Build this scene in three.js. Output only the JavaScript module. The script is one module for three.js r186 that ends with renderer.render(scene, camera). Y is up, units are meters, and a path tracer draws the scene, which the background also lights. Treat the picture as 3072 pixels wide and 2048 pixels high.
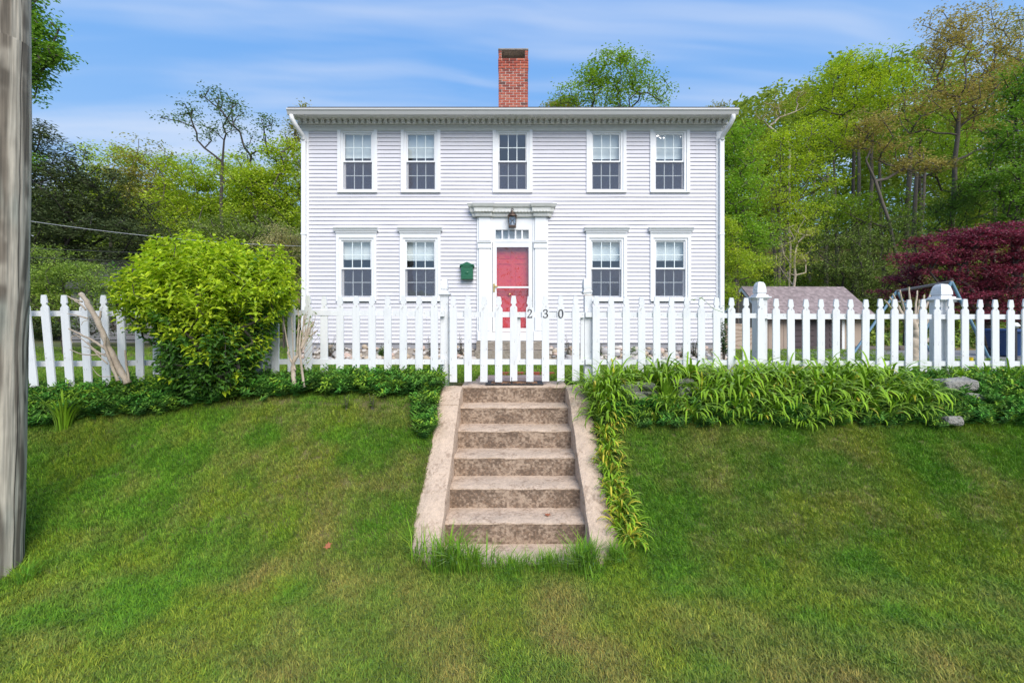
import * as THREE from 'three';
import { mergeGeometries, toCreasedNormals } from 'three/addons/utils/BufferGeometryUtils.js';
import { RoundedBoxGeometry } from 'three/addons/geometries/RoundedBoxGeometry.js';
import { FontLoader } from 'three/addons/loaders/FontLoader.js';
import { TextGeometry } from 'three/addons/geometries/TextGeometry.js';

// ---------------------------------------------------------------- camera, sky, sun, exposure
const scene = new THREE.Scene();
const F = 1365, HY = 950, EYE = 0.85;                 // focal length and horizon row of the 3072 x 2048 photograph, eye height over the landing
const camera = new THREE.PerspectiveCamera(2 * Math.atan(1024 / F) * 180 / Math.PI, 1.5, 0.1, 600);
camera.position.set(0, EYE, 0);
camera.lookAt(0, EYE, -10);
camera.setViewOffset(3072, 2048, 0, 1024 - HY, 3072, 2048);

const renderer = new THREE.WebGLRenderer();
renderer.toneMapping = THREE.LinearToneMapping;
renderer.toneMappingExposure = 1.6;
renderer.shadowMap.enabled = true;

const SUN = new THREE.Vector3(0.42, 1.05, 0.80).normalize();
const sun = new THREE.DirectionalLight(new THREE.Color().setRGB(1.0, 0.95, 0.88), 3.1);
sun.position.copy(SUN).multiplyScalar(60); sun.target.position.set(0, 0, -10);
sun.castShadow = true; sun.shadow.radius = 85; sun.shadow.mapSize.set(4096, 4096);
Object.assign(sun.shadow.camera, { left: -45, right: 45, top: 45, bottom: -45, near: 1, far: 140 });
scene.add(sun); scene.add(sun.target);

// ---------------------------------------------------------------- noise and small helpers
function rng(seed) { let a = seed >>> 0; return () => { a = (a + 0x6D2B79F5) | 0; let t = Math.imul(a ^ (a >>> 15), 1 | a); t = (t + Math.imul(t ^ (t >>> 7), 61 | t)) ^ t; return ((t ^ (t >>> 14)) >>> 0) / 4294967296; }; }
const HASH = (() => { const r = rng(77), a = new Float32Array(65536); for (let i = 0; i < 65536; i++) a[i] = r(); return a; })();
const hsh = (x, y, s) => HASH[((x * 73 + y * 179 + s * 631) ^ (x * 13 + y * 7919)) & 65535];
function vnoise(x, y, s = 0, p = 0) {                                  // value noise, period p cells when p > 0
  let x0 = Math.floor(x), y0 = Math.floor(y); const fx = x - x0, fy = y - y0;
  const u = fx * fx * (3 - 2 * fx), v = fy * fy * (3 - 2 * fy); let x1 = x0 + 1, y1 = y0 + 1;
  if (p) { x0 = ((x0 % p) + p) % p; x1 = ((x1 % p) + p) % p; y0 = ((y0 % p) + p) % p; y1 = ((y1 % p) + p) % p; }
  const a = hsh(x0, y0, s), b = hsh(x1, y0, s), c = hsh(x0, y1, s), d = hsh(x1, y1, s);
  return a + (b - a) * u + (c - a) * v + (a - b - c + d) * u * v;
}
function fbm(x, y, o = 4, s = 0, p = 0) { let r = 0, a = 0.5, n = 0; for (let i = 0; i < o; i++) { r += a * vnoise(x, y, s + i, p); n += a; a *= 0.5; x *= 2; y *= 2; p *= 2; } return r / n; }
const clamp = (x, a = 0, b = 1) => Math.min(b, Math.max(a, x)), lerp = (a, b, t) => a + (b - a) * t;
const sm = (a, b, x) => { const t = clamp((x - a) / (b - a)); return t * t * (3 - 2 * t); };
const C = (r, g, b) => new THREE.Color().setRGB(r, g, b);
const P = (px, py, d) => new THREE.Vector3((px - 1536) * d / F, EYE - (py - HY) * d / F, -d);
const V = (x, y, z) => new THREE.Vector3(x, y, z);

// the sky: clear blue with thin cirrus, paler towards the horizon
{
  const W = 2048, H = 1024, data = new Float32Array(W * H * 4);
  for (let j = 0; j < H; j++) {
    const el = ((j + 0.5) / H - 0.5) * Math.PI, se = Math.sin(el), ce = Math.cos(el);
    for (let i = 0; i < W; i++) {
      const az = ((i + 0.5) / W - 0.5) * 2 * Math.PI, x = ce * Math.cos(az), z = ce * Math.sin(az), e = Math.max(se, 0.0);
      const t = Math.pow(clamp(e / 0.62), 0.62);
      let r = lerp(0.52, 0.115, t), g = lerp(0.74, 0.345, t), b = lerp(0.95, 0.80, t);
      const k = 1 / (e + 0.16), cx = x * k, cz = z * k;
      const warp = fbm(cx * 0.9 + 3, cz * 0.9, 3, 5) * 1.4;
      const streak = 0.62 * fbm(cx * 0.55 + warp * 0.6 + 9, cz * 3.4 + warp + cx * 0.35, 6, 11) + 0.38 * fbm(cx * 1.3 + warp * 0.8, cz * 11 + warp * 2.5 + cx * 1.4, 5, 17);
      const big = fbm(cx * 0.45 + 20, cz * 0.8 + 4, 3, 31);
      let c = sm(0.47, 0.80, streak * 0.80 + big * 0.28) * 0.55 * sm(0.0, 0.12, e);
      c = Math.max(c, 0.8 * sm(0.42, 0.66, fbm(az * 3.2 + 40, e * 16 + 2, 4, 51)) * sm(0.33, 0.14, e));   // low bank of cloud
      r = lerp(r, 0.80, c); g = lerp(g, 0.83, c); b = lerp(b, 0.90, c);
      const n = (j * W + i) * 4; data[n] = r / 1.45; data[n + 1] = g / 1.45; data[n + 2] = b / 1.45; data[n + 3] = 1;
    }
  }
  const sky = new THREE.DataTexture(data, W, H, THREE.RGBAFormat, THREE.FloatType);
  sky.mapping = THREE.EquirectangularReflectionMapping; sky.magFilter = THREE.LinearFilter; sky.needsUpdate = true;
  scene.background = sky; scene.environment = sky;
}

function tex(w, h, fn, srgb = true) {
  const a = new Uint8Array(w * h * 4);
  for (let j = 0; j < h; j++) for (let i = 0; i < w; i++) {
    const c = fn(i / w, j / h), n = (j * w + i) * 4;
    if (typeof c === 'number') { a[n] = a[n + 1] = a[n + 2] = clamp(c) * 255; }
    else for (let k = 0; k < 3; k++) { const x = clamp(c[k]); a[n + k] = 255 * (srgb ? (x <= 0.0031308 ? 12.92 * x : 1.055 * Math.pow(x, 1 / 2.4) - 0.055) : x); }
    a[n + 3] = 255;
  }
  const t = new THREE.DataTexture(a, w, h, THREE.RGBAFormat, THREE.UnsignedByteType);
  t.wrapS = t.wrapT = THREE.RepeatWrapping; t.magFilter = THREE.LinearFilter; t.minFilter = THREE.LinearMipmapLinearFilter; t.generateMipmaps = true;
  if (srgb) t.colorSpace = THREE.SRGBColorSpace; t.needsUpdate = true; return t;
}
const mixc = (a, b, t) => [lerp(a[0], b[0], t), lerp(a[1], b[1], t), lerp(a[2], b[2], t)];
const M = {};
const std = (name, o) => { const m = new THREE.MeshStandardMaterial(o); m.name = name; return (M[name] = m); };
const phy = (name, o) => { const m = new THREE.MeshPhysicalMaterial(o); m.name = name; return (M[name] = m); };

// naming and adding
const taken = {};
function numbered(n) { const k = taken[n] = (taken[n] ?? -1) + 1; return k ? `${n}_${String(k).padStart(3, '0')}` : n; }
function mesh(name, geo, mat, parent, kind) {
  if (Array.isArray(geo)) geo = geo.length === 1 ? geo[0] : merge(geo);
  const m = new THREE.Mesh(geo, mat); m.castShadow = m.receiveShadow = true;
  m.name = (parent ?? scene) === scene ? numbered(name) : name;
  (parent ?? scene).add(m); if (kind) m.userData.kind = kind; return m;
}
function group(name, label, category, pos = [0, 0, 0], grp) {
  const g = new THREE.Group(); g.name = numbered(name); g.position.set(...pos); scene.add(g); tag(g, label, category, grp); return g;
}
function tag(o, label, category, grp, kind) { Object.assign(o.userData, { label, category }); if (grp) o.userData.group = grp; if (kind) o.userData.kind = kind; return o; }
function sub(name, parent) { const g = new THREE.Group(); g.name = name; parent.add(g); return g; }
function copy(o, pos, turn = 0, scale = 1, label) {
  const c = o.clone(); c.name = numbered(o.name.replace(/_\d{3}$/, '')); c.position.set(...pos); c.rotation.y = turn;
  if (Array.isArray(scale)) c.scale.set(...scale); else c.scale.setScalar(scale);
  c.userData = { ...o.userData }; if (label) c.userData.label = label; scene.add(c); return c;
}
const merge = a => mergeGeometries(a.map(g => g.index ? g.toNonIndexed() : g));
// geometry helpers
function box(x0, x1, y0, y1, z0, z1) { const g = new THREE.BoxGeometry(x1 - x0, y1 - y0, z1 - z0); g.translate((x0 + x1) / 2, (y0 + y1) / 2, (z0 + z1) / 2); return g; }
function rbox(x0, x1, y0, y1, z0, z1, r = 0.006, s = 1) { const g = new RoundedBoxGeometry(x1 - x0, y1 - y0, z1 - z0, s, r); g.translate((x0 + x1) / 2, (y0 + y1) / 2, (z0 + z1) / 2); return g; }
function metric(g, s = 1) {                                             // uv in metres by the side a face looks to
  g = g.index ? g.toNonIndexed() : g; const p = g.attributes.position, uv = new Float32Array(p.count * 2);
  const a = V(), b = V(), c = V();
  for (let i = 0; i < p.count; i += 3) {
    a.fromBufferAttribute(p, i); b.fromBufferAttribute(p, i + 1); c.fromBufferAttribute(p, i + 2);
    const n = b.clone().sub(a).cross(c.clone().sub(a)), ax = Math.abs(n.x), ay = Math.abs(n.y), az = Math.abs(n.z);
    [a, b, c].forEach((q, k) => { const [u, v] = ax > ay && ax > az ? [q.z, q.y] : ay > az ? [q.x, q.z] : [q.x, q.y]; uv[(i + k) * 2] = u * s; uv[(i + k) * 2 + 1] = v * s; });
  }
  g.setAttribute('uv', new THREE.BufferAttribute(uv, 2)); return g;
}
function tube(pts, radii, sides = 6, caps = true) {                    // tapered tube through points
  const n = pts.length, pos = [], idx = [], uv = [], up = V(0.13, 0.2, 0.97); let side = null, len = 0;
  for (let i = 0; i < n; i++) {
    const d = pts[Math.min(n - 1, i + 1)].clone().sub(pts[Math.max(0, i - 1)]).normalize();
    if (!side) side = V().crossVectors(Math.abs(d.dot(up)) > 0.95 ? V(1, 0, 0) : up, d).normalize(); else side.addScaledVector(d, -side.dot(d)).normalize();
    const o = V().crossVectors(d, side), r = Array.isArray(radii) ? radii[i] : radii;
    if (i) len += pts[i].distanceTo(pts[i - 1]);
    for (let k = 0; k <= sides; k++) { const a = k / sides * 2 * Math.PI, q = pts[i].clone().addScaledVector(side, Math.cos(a) * r).addScaledVector(o, Math.sin(a) * r); pos.push(q.x, q.y, q.z); uv.push(k / sides * 2 * Math.PI * r, len); }
  }
  for (let i = 0; i < n - 1; i++) for (let k = 0; k < sides; k++) { const a = i * (sides + 1) + k, b = a + sides + 1; idx.push(a, a + 1, b, b, a + 1, b + 1); }
  if (caps) for (const [i, f] of [[0, 0], [n - 1, 1]]) { const c = pos.length / 3, p = pts[i]; pos.push(p.x, p.y, p.z); uv.push(0, 0); for (let k = 0; k < sides; k++) { const a = i * (sides + 1) + k; f ? idx.push(c, a, a + 1) : idx.push(c, a + 1, a); } }
  const g = new THREE.BufferGeometry(); g.setAttribute('position', new THREE.Float32BufferAttribute(pos, 3)); g.setAttribute('uv', new THREE.Float32BufferAttribute(uv, 2)); g.setIndex(idx); g.computeVertexNormals(); return g;
}
function prism(profile, x0, x1) {                                      // profile [z, y] drawn along x
  const s = new THREE.Shape(profile.map(([z, y]) => new THREE.Vector2(z, y)));
  const g = new THREE.ExtrudeGeometry(s, { depth: x1 - x0, bevelEnabled: false }); g.rotateY(-Math.PI / 2); g.translate(x1, 0, 0);   // (z,y,x) -> x along, z towards viewer
  return g;
}

// ---------------------------------------------------------------- materials
const fineT = tex(256, 256, (u, v) => 0.35 * vnoise(u * 128, v * 128, 3, 128) + 0.65 * fbm(u * 24, v * 24, 3, 8, 24), false);
const grassPatch = (x, z) => clamp(0.66 + 0.62 * (fbm(x * 0.9 + 7, z * 1.3 + 3, 4, 21) - 0.5) + 0.75 * (fbm(x * 3.1, z * 4.2, 3, 25) - 0.5)
  - 0.40 * sm(-3.9, -2.2, z) - 0.30 * sm(1.1, 0.0, Math.hypot((x + 1.5) * 0.6, (z + 4.0) * 0.9)), 0, 1);           // 1 lush, 0 straw
std('soil', { roughness: 1, vertexColors: true, bumpMap: fineT, bumpScale: 0.012 });
std('house_paint', { roughness: 0.62, color: C(0.63, 0.61, 0.645), map: tex(512, 512, (u, v) => { const g = fbm(u * 4, v * 96, 3, 2, 4) * 0.05 + fbm(u * 9, v * 9, 4, 4, 9) * 0.10, s = sm(0.74, 0.8, fbm(u * 40, v * 40, 3, 9, 40)) * 0.10; const k = 0.90 + g - s; return [k, k, k]; }), bumpMap: tex(256, 256, (u, v) => fbm(u * 4, v * 96, 3, 2, 4), false), bumpScale: 0.0012 });
const paintMap = tex(512, 512, (u, v) => {
  const g = 0.93 + 0.09 * fbm(u * 60, v * 5, 3, 14, 60) - 0.05 * sm(0.55, 0.75, fbm(u * 7, v * 7, 4, 15, 7)), chip = sm(0.765, 0.80, fbm(u * 34, v * 20, 4, 17, 34)) * 0.5;
  return mixc([g, g, g * 0.995], [0.40, 0.36, 0.31], chip);
});
std('white_trim', { roughness: 0.5, color: C(0.78, 0.78, 0.79), map: tex(256, 256, (u, v) => { const k = 0.95 + 0.06 * fbm(u * 12, v * 12, 4, 33, 12); return [k, k, k]; }) });
std('cornice_paint', { roughness: 0.6, color: C(0.66, 0.655, 0.63), map: tex(256, 256, (u, v) => { const k = 0.86 + 0.18 * fbm(u * 10, v * 22, 4, 35, 10); return [k, k, k * 0.985]; }) });
std('fence_paint', { roughness: 0.55, color: C(0.71, 0.715, 0.72), map: paintMap, bumpMap: tex(256, 256, (u, v) => fbm(u * 50, v * 4, 3, 14, 50), false), bumpScale: 0.0015 });
std('vinyl', { roughness: 0.35, color: C(0.77, 0.77, 0.775) });
std('gutter_metal', { roughness: 0.4, color: C(0.52, 0.515, 0.50) });
std('muntin', { roughness: 0.4, color: C(0.72, 0.78, 0.78) });
std('shade_cloth', { roughness: 0.9, color: C(0.80, 0.83, 0.80) });
std('interior', { roughness: 0.95, color: C(0.30, 0.30, 0.32) });
std('insect_screen', { roughness: 0.8, color: C(0.17, 0.18, 0.24), transparent: true, opacity: 0.20 });
const wavy = tex(256, 256, (u, v) => fbm(u * 5, v * 5, 3, 61, 5), false);
phy('window_glass', { roughness: 0.02, transmission: 1, thickness: 0, ior: 2.35, color: C(0.90, 0.93, 0.95), bumpMap: wavy, bumpScale: 0.0006 });
phy('storm_glass', { roughness: 0.03, transmission: 1, thickness: 0, ior: 2.3, color: C(0.96, 0.96, 0.96), bumpMap: wavy, bumpScale: 0.02 });
std('roof_shingle', { roughness: 0.9, color: C(0.07, 0.065, 0.065), bumpMap: fineT, bumpScale: 0.004 });
std('red_door', { roughness: 0.35, color: C(0.62, 0.028, 0.036) });
std('brass', { roughness: 0.25, metalness: 1, color: C(0.83, 0.56, 0.16) });
std('bronze', { roughness: 0.42, metalness: 0.6, color: C(0.09, 0.06, 0.045) });
std('black_iron', { roughness: 0.5, color: C(0.025, 0.024, 0.026) });
std('mailbox_green', { roughness: 0.38, color: C(0.012, 0.115, 0.055), bumpMap: fineT, bumpScale: 0.002 });
std('foundation_stone', { roughness: 0.95, color: C(0.30, 0.26, 0.22), map: tex(256, 256, (u, v) => { const k = 0.6 + 0.7 * fbm(u * 10, v * 10, 5, 71, 10); return [k, k * 0.98, k * 0.95]; }), bumpMap: fineT, bumpScale: 0.02 });
std('mortar', { roughness: 1, color: C(0.62, 0.54, 0.47), bumpMap: fineT, bumpScale: 0.008 });
const brickMap = tex(128, 128, (u, v) => { const k = 0.72 + 0.5 * fbm(u * 12, v * 12, 4, 81, 12); return [k, k * 0.97, k * 0.95]; });
[[0.42, 0.105, 0.065], [0.35, 0.08, 0.052], [0.48, 0.14, 0.085], [0.24, 0.06, 0.042], [0.13, 0.06, 0.05], [0.44, 0.17, 0.11]].forEach((c, i) => std('brick' + i, { roughness: 0.95, color: C(...c), map: brickMap, bumpMap: fineT, bumpScale: 0.006 }));
// old concrete: tan wash, darker crust of lichen and dirt on the risers, a gritty surface everywhere
const grit = (u, v) => 0.86 + 0.28 * (vnoise(u * 256, v * 256, 91, 256) - 0.5) * 0.8 + 0.25 * (fbm(u * 40, v * 40, 3, 92, 40) - 0.5);
std('concrete', { roughness: 0.95, color: C(0.57, 0.425, 0.31), bumpMap: fineT, bumpScale: 0.012, map: tex(1024, 1024, (u, v) => {
  let k = grit(u, v) * (0.86 + 0.3 * fbm(u * 6, v * 6, 4, 93, 6)); const d = sm(0.50, 0.70, 0.55 * fbm(u * 9, v * 9, 5, 95, 9) + 0.45 * fbm(u * 50, v * 50, 3, 195, 50)) * 0.6;
  return mixc([k * 0.98, k * 0.99, k], [0.42, 0.37, 0.34], d);
}) });
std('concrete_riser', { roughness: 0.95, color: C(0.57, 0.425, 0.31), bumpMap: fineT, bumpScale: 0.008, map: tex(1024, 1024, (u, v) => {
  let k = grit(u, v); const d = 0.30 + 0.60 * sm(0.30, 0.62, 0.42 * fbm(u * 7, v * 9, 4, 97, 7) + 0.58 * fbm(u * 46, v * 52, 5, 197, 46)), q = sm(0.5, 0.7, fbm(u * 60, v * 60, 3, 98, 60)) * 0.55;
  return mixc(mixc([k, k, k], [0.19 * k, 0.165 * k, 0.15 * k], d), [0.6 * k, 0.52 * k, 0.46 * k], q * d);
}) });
std('walk_stone', { roughness: 0.95, color: C(0.36, 0.27, 0.235), map: tex(256, 256, (u, v) => { const k = 0.65 + 0.6 * fbm(u * 8, v * 8, 5, 99, 8); return [k, k * 0.97, k * 0.97]; }), bumpMap: fineT, bumpScale: 0.01 });
std('mat_rubber', { roughness: 0.8, color: C(0.025, 0.025, 0.028) });
std('mat_coir', { roughness: 1, color: C(0.24, 0.115, 0.05), bumpMap: fineT, bumpScale: 0.01 });
const poleMap = tex(512, 2048, (u, v) => {                              // weathered round wood: wandering growth rings, checks, knots
  let x = u * 6 + 0.8 * fbm(u * 2, v * 4, 3, 101, 2), kn = 0;
  for (const [a, b, r] of [[0.62, 0.16, 0.05], [0.80, 0.34, 0.04], [0.58, 0.47, 0.06], [0.74, 0.58, 0.045], [0.66, 0.72, 0.05], [0.86, 0.83, 0.05], [0.3, 0.3, 0.05]]) { const q = Math.hypot((u - a) / r, (v - b) / (r * 1.1)); x += 1.7 * Math.exp(-q * q * 0.5); kn = Math.max(kn, sm(0.34, 0.2, q)); }
  const ring = 0.5 + 0.5 * Math.sin(x * 7 + 1.6 * fbm(u * 8, v * 9, 3, 103, 8)), fib = fbm(u * 90, v * 14, 3, 105, 90);
  let c = mixc([0.44, 0.39, 0.31], [0.15, 0.125, 0.095], sm(0.35, 0.9, ring) * (0.25 + 0.75 * sm(0.35, 0.62, fbm(u * 5, v * 14, 4, 108, 5))));
  c = mixc(c, [0.31, 0.345, 0.295], 0.75 * sm(0.45, 0.65, fbm(u * 5, v * 5, 4, 107, 5)));
  c = c.map(k => k * (0.45 + 0.95 * fib) * (0.8 + 0.4 * fbm(u * 30, v * 40, 3, 113, 30))); const check = sm(0.035, 0.0, Math.abs(((u * 5 + 0.25 * fbm(v * 6, u * 2, 3, 109)) % 1) - 0.5)) * sm(0.38, 0.5, fbm(u * 7, v * 6, 2, 110, 7));
  return mixc(mixc(c, [0.035, 0.028, 0.022], check), [0.06, 0.045, 0.035], kn);
});
std('pole_wood', { roughness: 0.95, map: poleMap, bumpMap: tex(256, 512, (u, v) => fbm(u * 70, v * 8, 3, 105, 70), false), bumpScale: 0.006 });
std('bark_grey', { roughness: 1, color: C(0.115, 0.095, 0.08), bumpMap: fineT, bumpScale: 0.02 });
std('bark_dark', { roughness: 1, color: C(0.06, 0.05, 0.042), bumpMap: fineT, bumpScale: 0.02 });
std('bark_pale', { roughness: 0.95, color: C(0.47, 0.395, 0.32), map: tex(256, 256, (u, v) => { const k = 0.62 + 0.62 * fbm(u * 14, v * 8, 4, 121, 14); return [k, k * 0.97, k * 0.92]; }), bumpMap: fineT, bumpScale: 0.008 });
std('cut_wood', { roughness: 0.95, color: C(0.46, 0.36, 0.26) });
const leafMat = (n, t = 0.35, r = 0.75) => phy(n, { roughness: r, vertexColors: true, side: THREE.DoubleSide, transmission: t, thickness: 0, specularIntensity: 0.5 });
leafMat('leaf', 0.5, 0.85); leafMat('leaf_gloss', 0.22, 0.8); leafMat('blade', 0.3, 0.8);
std('needle', { roughness: 0.9, vertexColors: true, side: THREE.DoubleSide });
std('field_stone', { roughness: 0.95, color: C(0.26, 0.25, 0.23), map: tex(256, 256, (u, v) => { const k = 0.5 + 0.9 * fbm(u * 6, v * 16, 5, 131, 6), l = sm(0.6, 0.7, fbm(u * 12, v * 12, 4, 133, 12)); return mixc([k, k * 0.98, k * 0.95], [1.25, 1.25, 1.15], l * 0.4); }), bumpMap: fineT, bumpScale: 0.03 });
[[0.50, 0.46, 0.42], [0.36, 0.35, 0.35], [0.50, 0.38, 0.32], [0.28, 0.27, 0.275], [0.58, 0.55, 0.52], [0.44, 0.36, 0.27]].forEach((c, i) => std('cobble' + i, { roughness: 0.85, color: C(...c), map: brickMap }));
std('petal', { roughness: 0.7, color: C(0.28, 0.25, 0.72), side: THREE.DoubleSide });
std('cable_black', { roughness: 0.6, color: C(0.03, 0.03, 0.034) });
std('cable_silver', { roughness: 0.4, color: C(0.45, 0.46, 0.5) });

// ---------------------------------------------------------------- the ground: one sheet from the street bank to the hills
const STX = 0.027, NOSE = [5.576, 5.30, 5.0, 4.69, 4.37, 4.07], RISE = 0.197;
function gy(x, z) {
  const d = -z; let y;
  if (d < 5.25) { const b = -0.09 - (5.25 - d) * 0.665, f = -1.16 - (3.75 - d) * 0.07; const k = 0.16, h = clamp(0.5 + 0.5 * (b - f) / k); y = lerp(f, b, h) + k * h * (1 - h); }
  else y = -0.09 + 0.07 * sm(5.25, 5.6, d);
  if (d > 5.6) y -= 0.10 * sm(5.6, 10, d);
  y += 0.03 * (fbm(x * 0.8, z * 0.8, 3, 141) - 0.5) * sm(0.7, 1.6, Math.abs(x - STX));
  y -= 0.95 * sm(12.5, 22, d) * sm(3, 9, x);                            // the driveway side falls away behind
  y += 9.5 * sm(27, 52, d) * sm(2, 22, x) + 5.0 * sm(24, 60, d) * sm(-2, -16, x) + 16 * sm(45, 140, d);
  if (d < 5.92 && d > 3.6) { const s = 1 - sm(0.70, 0.74, Math.abs(x - STX)); y -= s * 0.75; }
  if (d < 1) y -= 0.25 * sm(1, -6, d);
  return y;
}
{
  const xs = [], zs = []; const push = (a, v0, v1, st) => { for (let v = v0; v < v1 - 1e-6; v += st) a.push(v); };
  push(xs, -300, -60, 20); push(xs, -60, -16, 2); push(xs, -16, -8, 0.5); push(xs, -8, -0.75, 0.1); push(xs, -0.713, 0.8, 0.0405); push(xs, 0.9, 8, 0.1); push(xs, 8, 16, 0.5); push(xs, 16, 60, 2); push(xs, 60, 301, 20);
  push(zs, -300, -60, 15); push(zs, -60, -14, 1.5); push(zs, -14, -6, 0.25); push(zs, -6, -3.4, 0.06); push(zs, -3.4, -2, 0.1); push(zs, -2, 40, 2); push(zs, 40, 301, 20);
  const pos = [], col = [], uv = [], idx = [], nx = xs.length;
  for (const z of zs) for (const x of xs) {
    pos.push(x, gy(x, z), z); uv.push(x, z);
    const far = z < -24 ? 1 : 0, k = grassPatch(x, z), n = fbm(x * 6, z * 6, 3, 144);
    const drive = sm(7.0, 8.0, x + 0.6 * n) * sm(-9.5, -11, z) * sm(-27, -24, z) * sm(16, 14, x), street = sm(1.6, 2.2, z);
    let c = mixc([0.17, 0.125, 0.055], [0.06, 0.10, 0.016], k); c = c.map(v => v * (0.7 + 0.6 * n));
    if (far) c = [0.16 + 0.06 * n, 0.12 + 0.05 * n, 0.06];   // leaf litter of the woods
    c = mixc(c, [0.17 + 0.05 * n, 0.16 + 0.05 * n, 0.155 + 0.05 * n], Math.max(drive, street)); col.push(...c);
  }
  for (let j = 0; j < zs.length - 1; j++) for (let i = 0; i < nx - 1; i++) { const a = j * nx + i; idx.push(a, a + nx, a + 1, a + 1, a + nx, a + nx + 1); }
  const g = new THREE.BufferGeometry(); g.setAttribute('position', new THREE.Float32BufferAttribute(pos, 3)); g.setAttribute('color', new THREE.Float32BufferAttribute(col, 3)); g.setAttribute('uv', new THREE.Float32BufferAttribute(uv, 2)); g.setIndex(idx); g.computeVertexNormals();
  mesh('ground', g, M.soil, scene, 'structure');
}

// ---------------------------------------------------------------- the house
const ZH = -10.5, S = F / 10.5;
const hx = px => (px - 1536) / S, hy = py => EYE - (py - HY) / S;
const house = group('house', 'two storey pale lavender grey clapboard house with red front door', 'house');
const UP = [[1013.4, 1132.8], [1203, 1322], [1478, 1597.5], [1759, 1878.4], [1949.6, 2068.6]].map(([a, b]) => ({ a, b, t: 391, u: 578.5, up: true }));
const LO = [[1009.5, 1130], [1200, 1322], [1758, 1879.6], [1950, 2071.4]].map(([a, b]) => ({ a, b, t: 700, u: 904, up: false }));
const DOOR = { a: 1431, b: 1643.5, t: 640, u: 1022 };
const WX0 = hx(905), WX1 = hx(2172), WTOP = hy(390), WBOT = hy(1028);
const sashOf = w => { const c = (w.a + w.b) / 2; return w.up ? { x0: c - 41, x1: c + 41, y0: 400, y1: 568, m: 483 } : { x0: c - 43, x1: c + 43, y0: 720, y1: 890, m: 804.5 }; };
// body of the house: walls with openings, floors, gable ends
{
  const s = new THREE.Shape([[WX0 + 0.02, WBOT - 0.3], [WX1 - 0.02, WBOT - 0.3], [WX1 - 0.02, 5.33], [WX0 + 0.02, 5.33]].map(p => new THREE.Vector2(...p)));
  const hole = (x0, x1, y0, y1) => s.holes.push(new THREE.Path([[x0, y0], [x0, y1], [x1, y1], [x1, y0]].map(p => new THREE.Vector2(...p))));
  for (const w of [...UP, ...LO]) { const q = sashOf(w); hole(hx(q.x0 - 3), hx(q.x1 + 3), hy(q.y1 + 3), hy(q.y0 - 3)); }
  hole(hx(1478), hx(1597.5), hy(1006), hy(727)); hole(hx(1484), hx(1589), hy(719), hy(689));
  const g = new THREE.ExtrudeGeometry(s, { depth: 0.16, bevelEnabled: false }); g.translate(0, 0, ZH - 0.17);
  mesh('front_wall', g, M.interior, house);
  const D = 8.4, zb = ZH - D, ridge = 5.33 + (D / 2) * 0.42;
  const gs = new THREE.Shape([[-(ZH - 0.17), WBOT - 0.3], [-(ZH - 0.17), 5.33], [-(ZH - D / 2), ridge], [-zb, 5.33], [-zb, WBOT - 0.3]].map(p => new THREE.Vector2(...p)));
  for (const x of [WX0 + 0.02, WX1 - 0.14]) { const e = new THREE.ExtrudeGeometry(gs, { depth: 0.12, bevelEnabled: false }); e.rotateY(Math.PI / 2); e.translate(x, 0, 0); mesh('side_wall', e, M.house_paint, house); }
  mesh('back_wall', box(WX0 + 0.14, WX1 - 0.14, WBOT - 0.3, 5.33, zb, zb + 0.12), M.house_paint, house);
  mesh('floor', box(WX0 + 0.14, WX1 - 0.14, hy(1000) - 0.02, hy(1000) + 0.1, zb + 0.12, ZH - 0.17), M.interior, house);
  mesh('floor', box(WX0 + 0.14, WX1 - 0.14, hy(640) - 0.1, hy(640) + 0.1, zb + 0.12, ZH - 0.17), M.interior, house);
  mesh('ceiling', box(WX0 + 0.14, WX1 - 0.14, 5.2, 5.3, zb + 0.12, ZH - 0.17), M.interior, house);
  for (const x of [-1.1, 1.2]) mesh('partition', box(x, x + 0.1, hy(1000) + 0.1, 5.2, zb + 0.12, ZH - 0.9), M.interior, house);
  // roof: two slopes of shingle, the lowest course standing out over the gutter
  const ov = 0.47, sl = 0.40, y0 = 5.478, zr = ZH - D / 2, run = ov + D / 2, yr = y0 + run * sl;
  for (const f of [1, -1]) { const g2 = prism([[zr, yr], [zr + f * run, y0], [zr + f * run, y0 - 0.028], [zr, yr - 0.03]], WX0 - 0.10, WX1 + 0.10); mesh('roof_slope', metric(g2), M.roof_shingle, house); }
}
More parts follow.
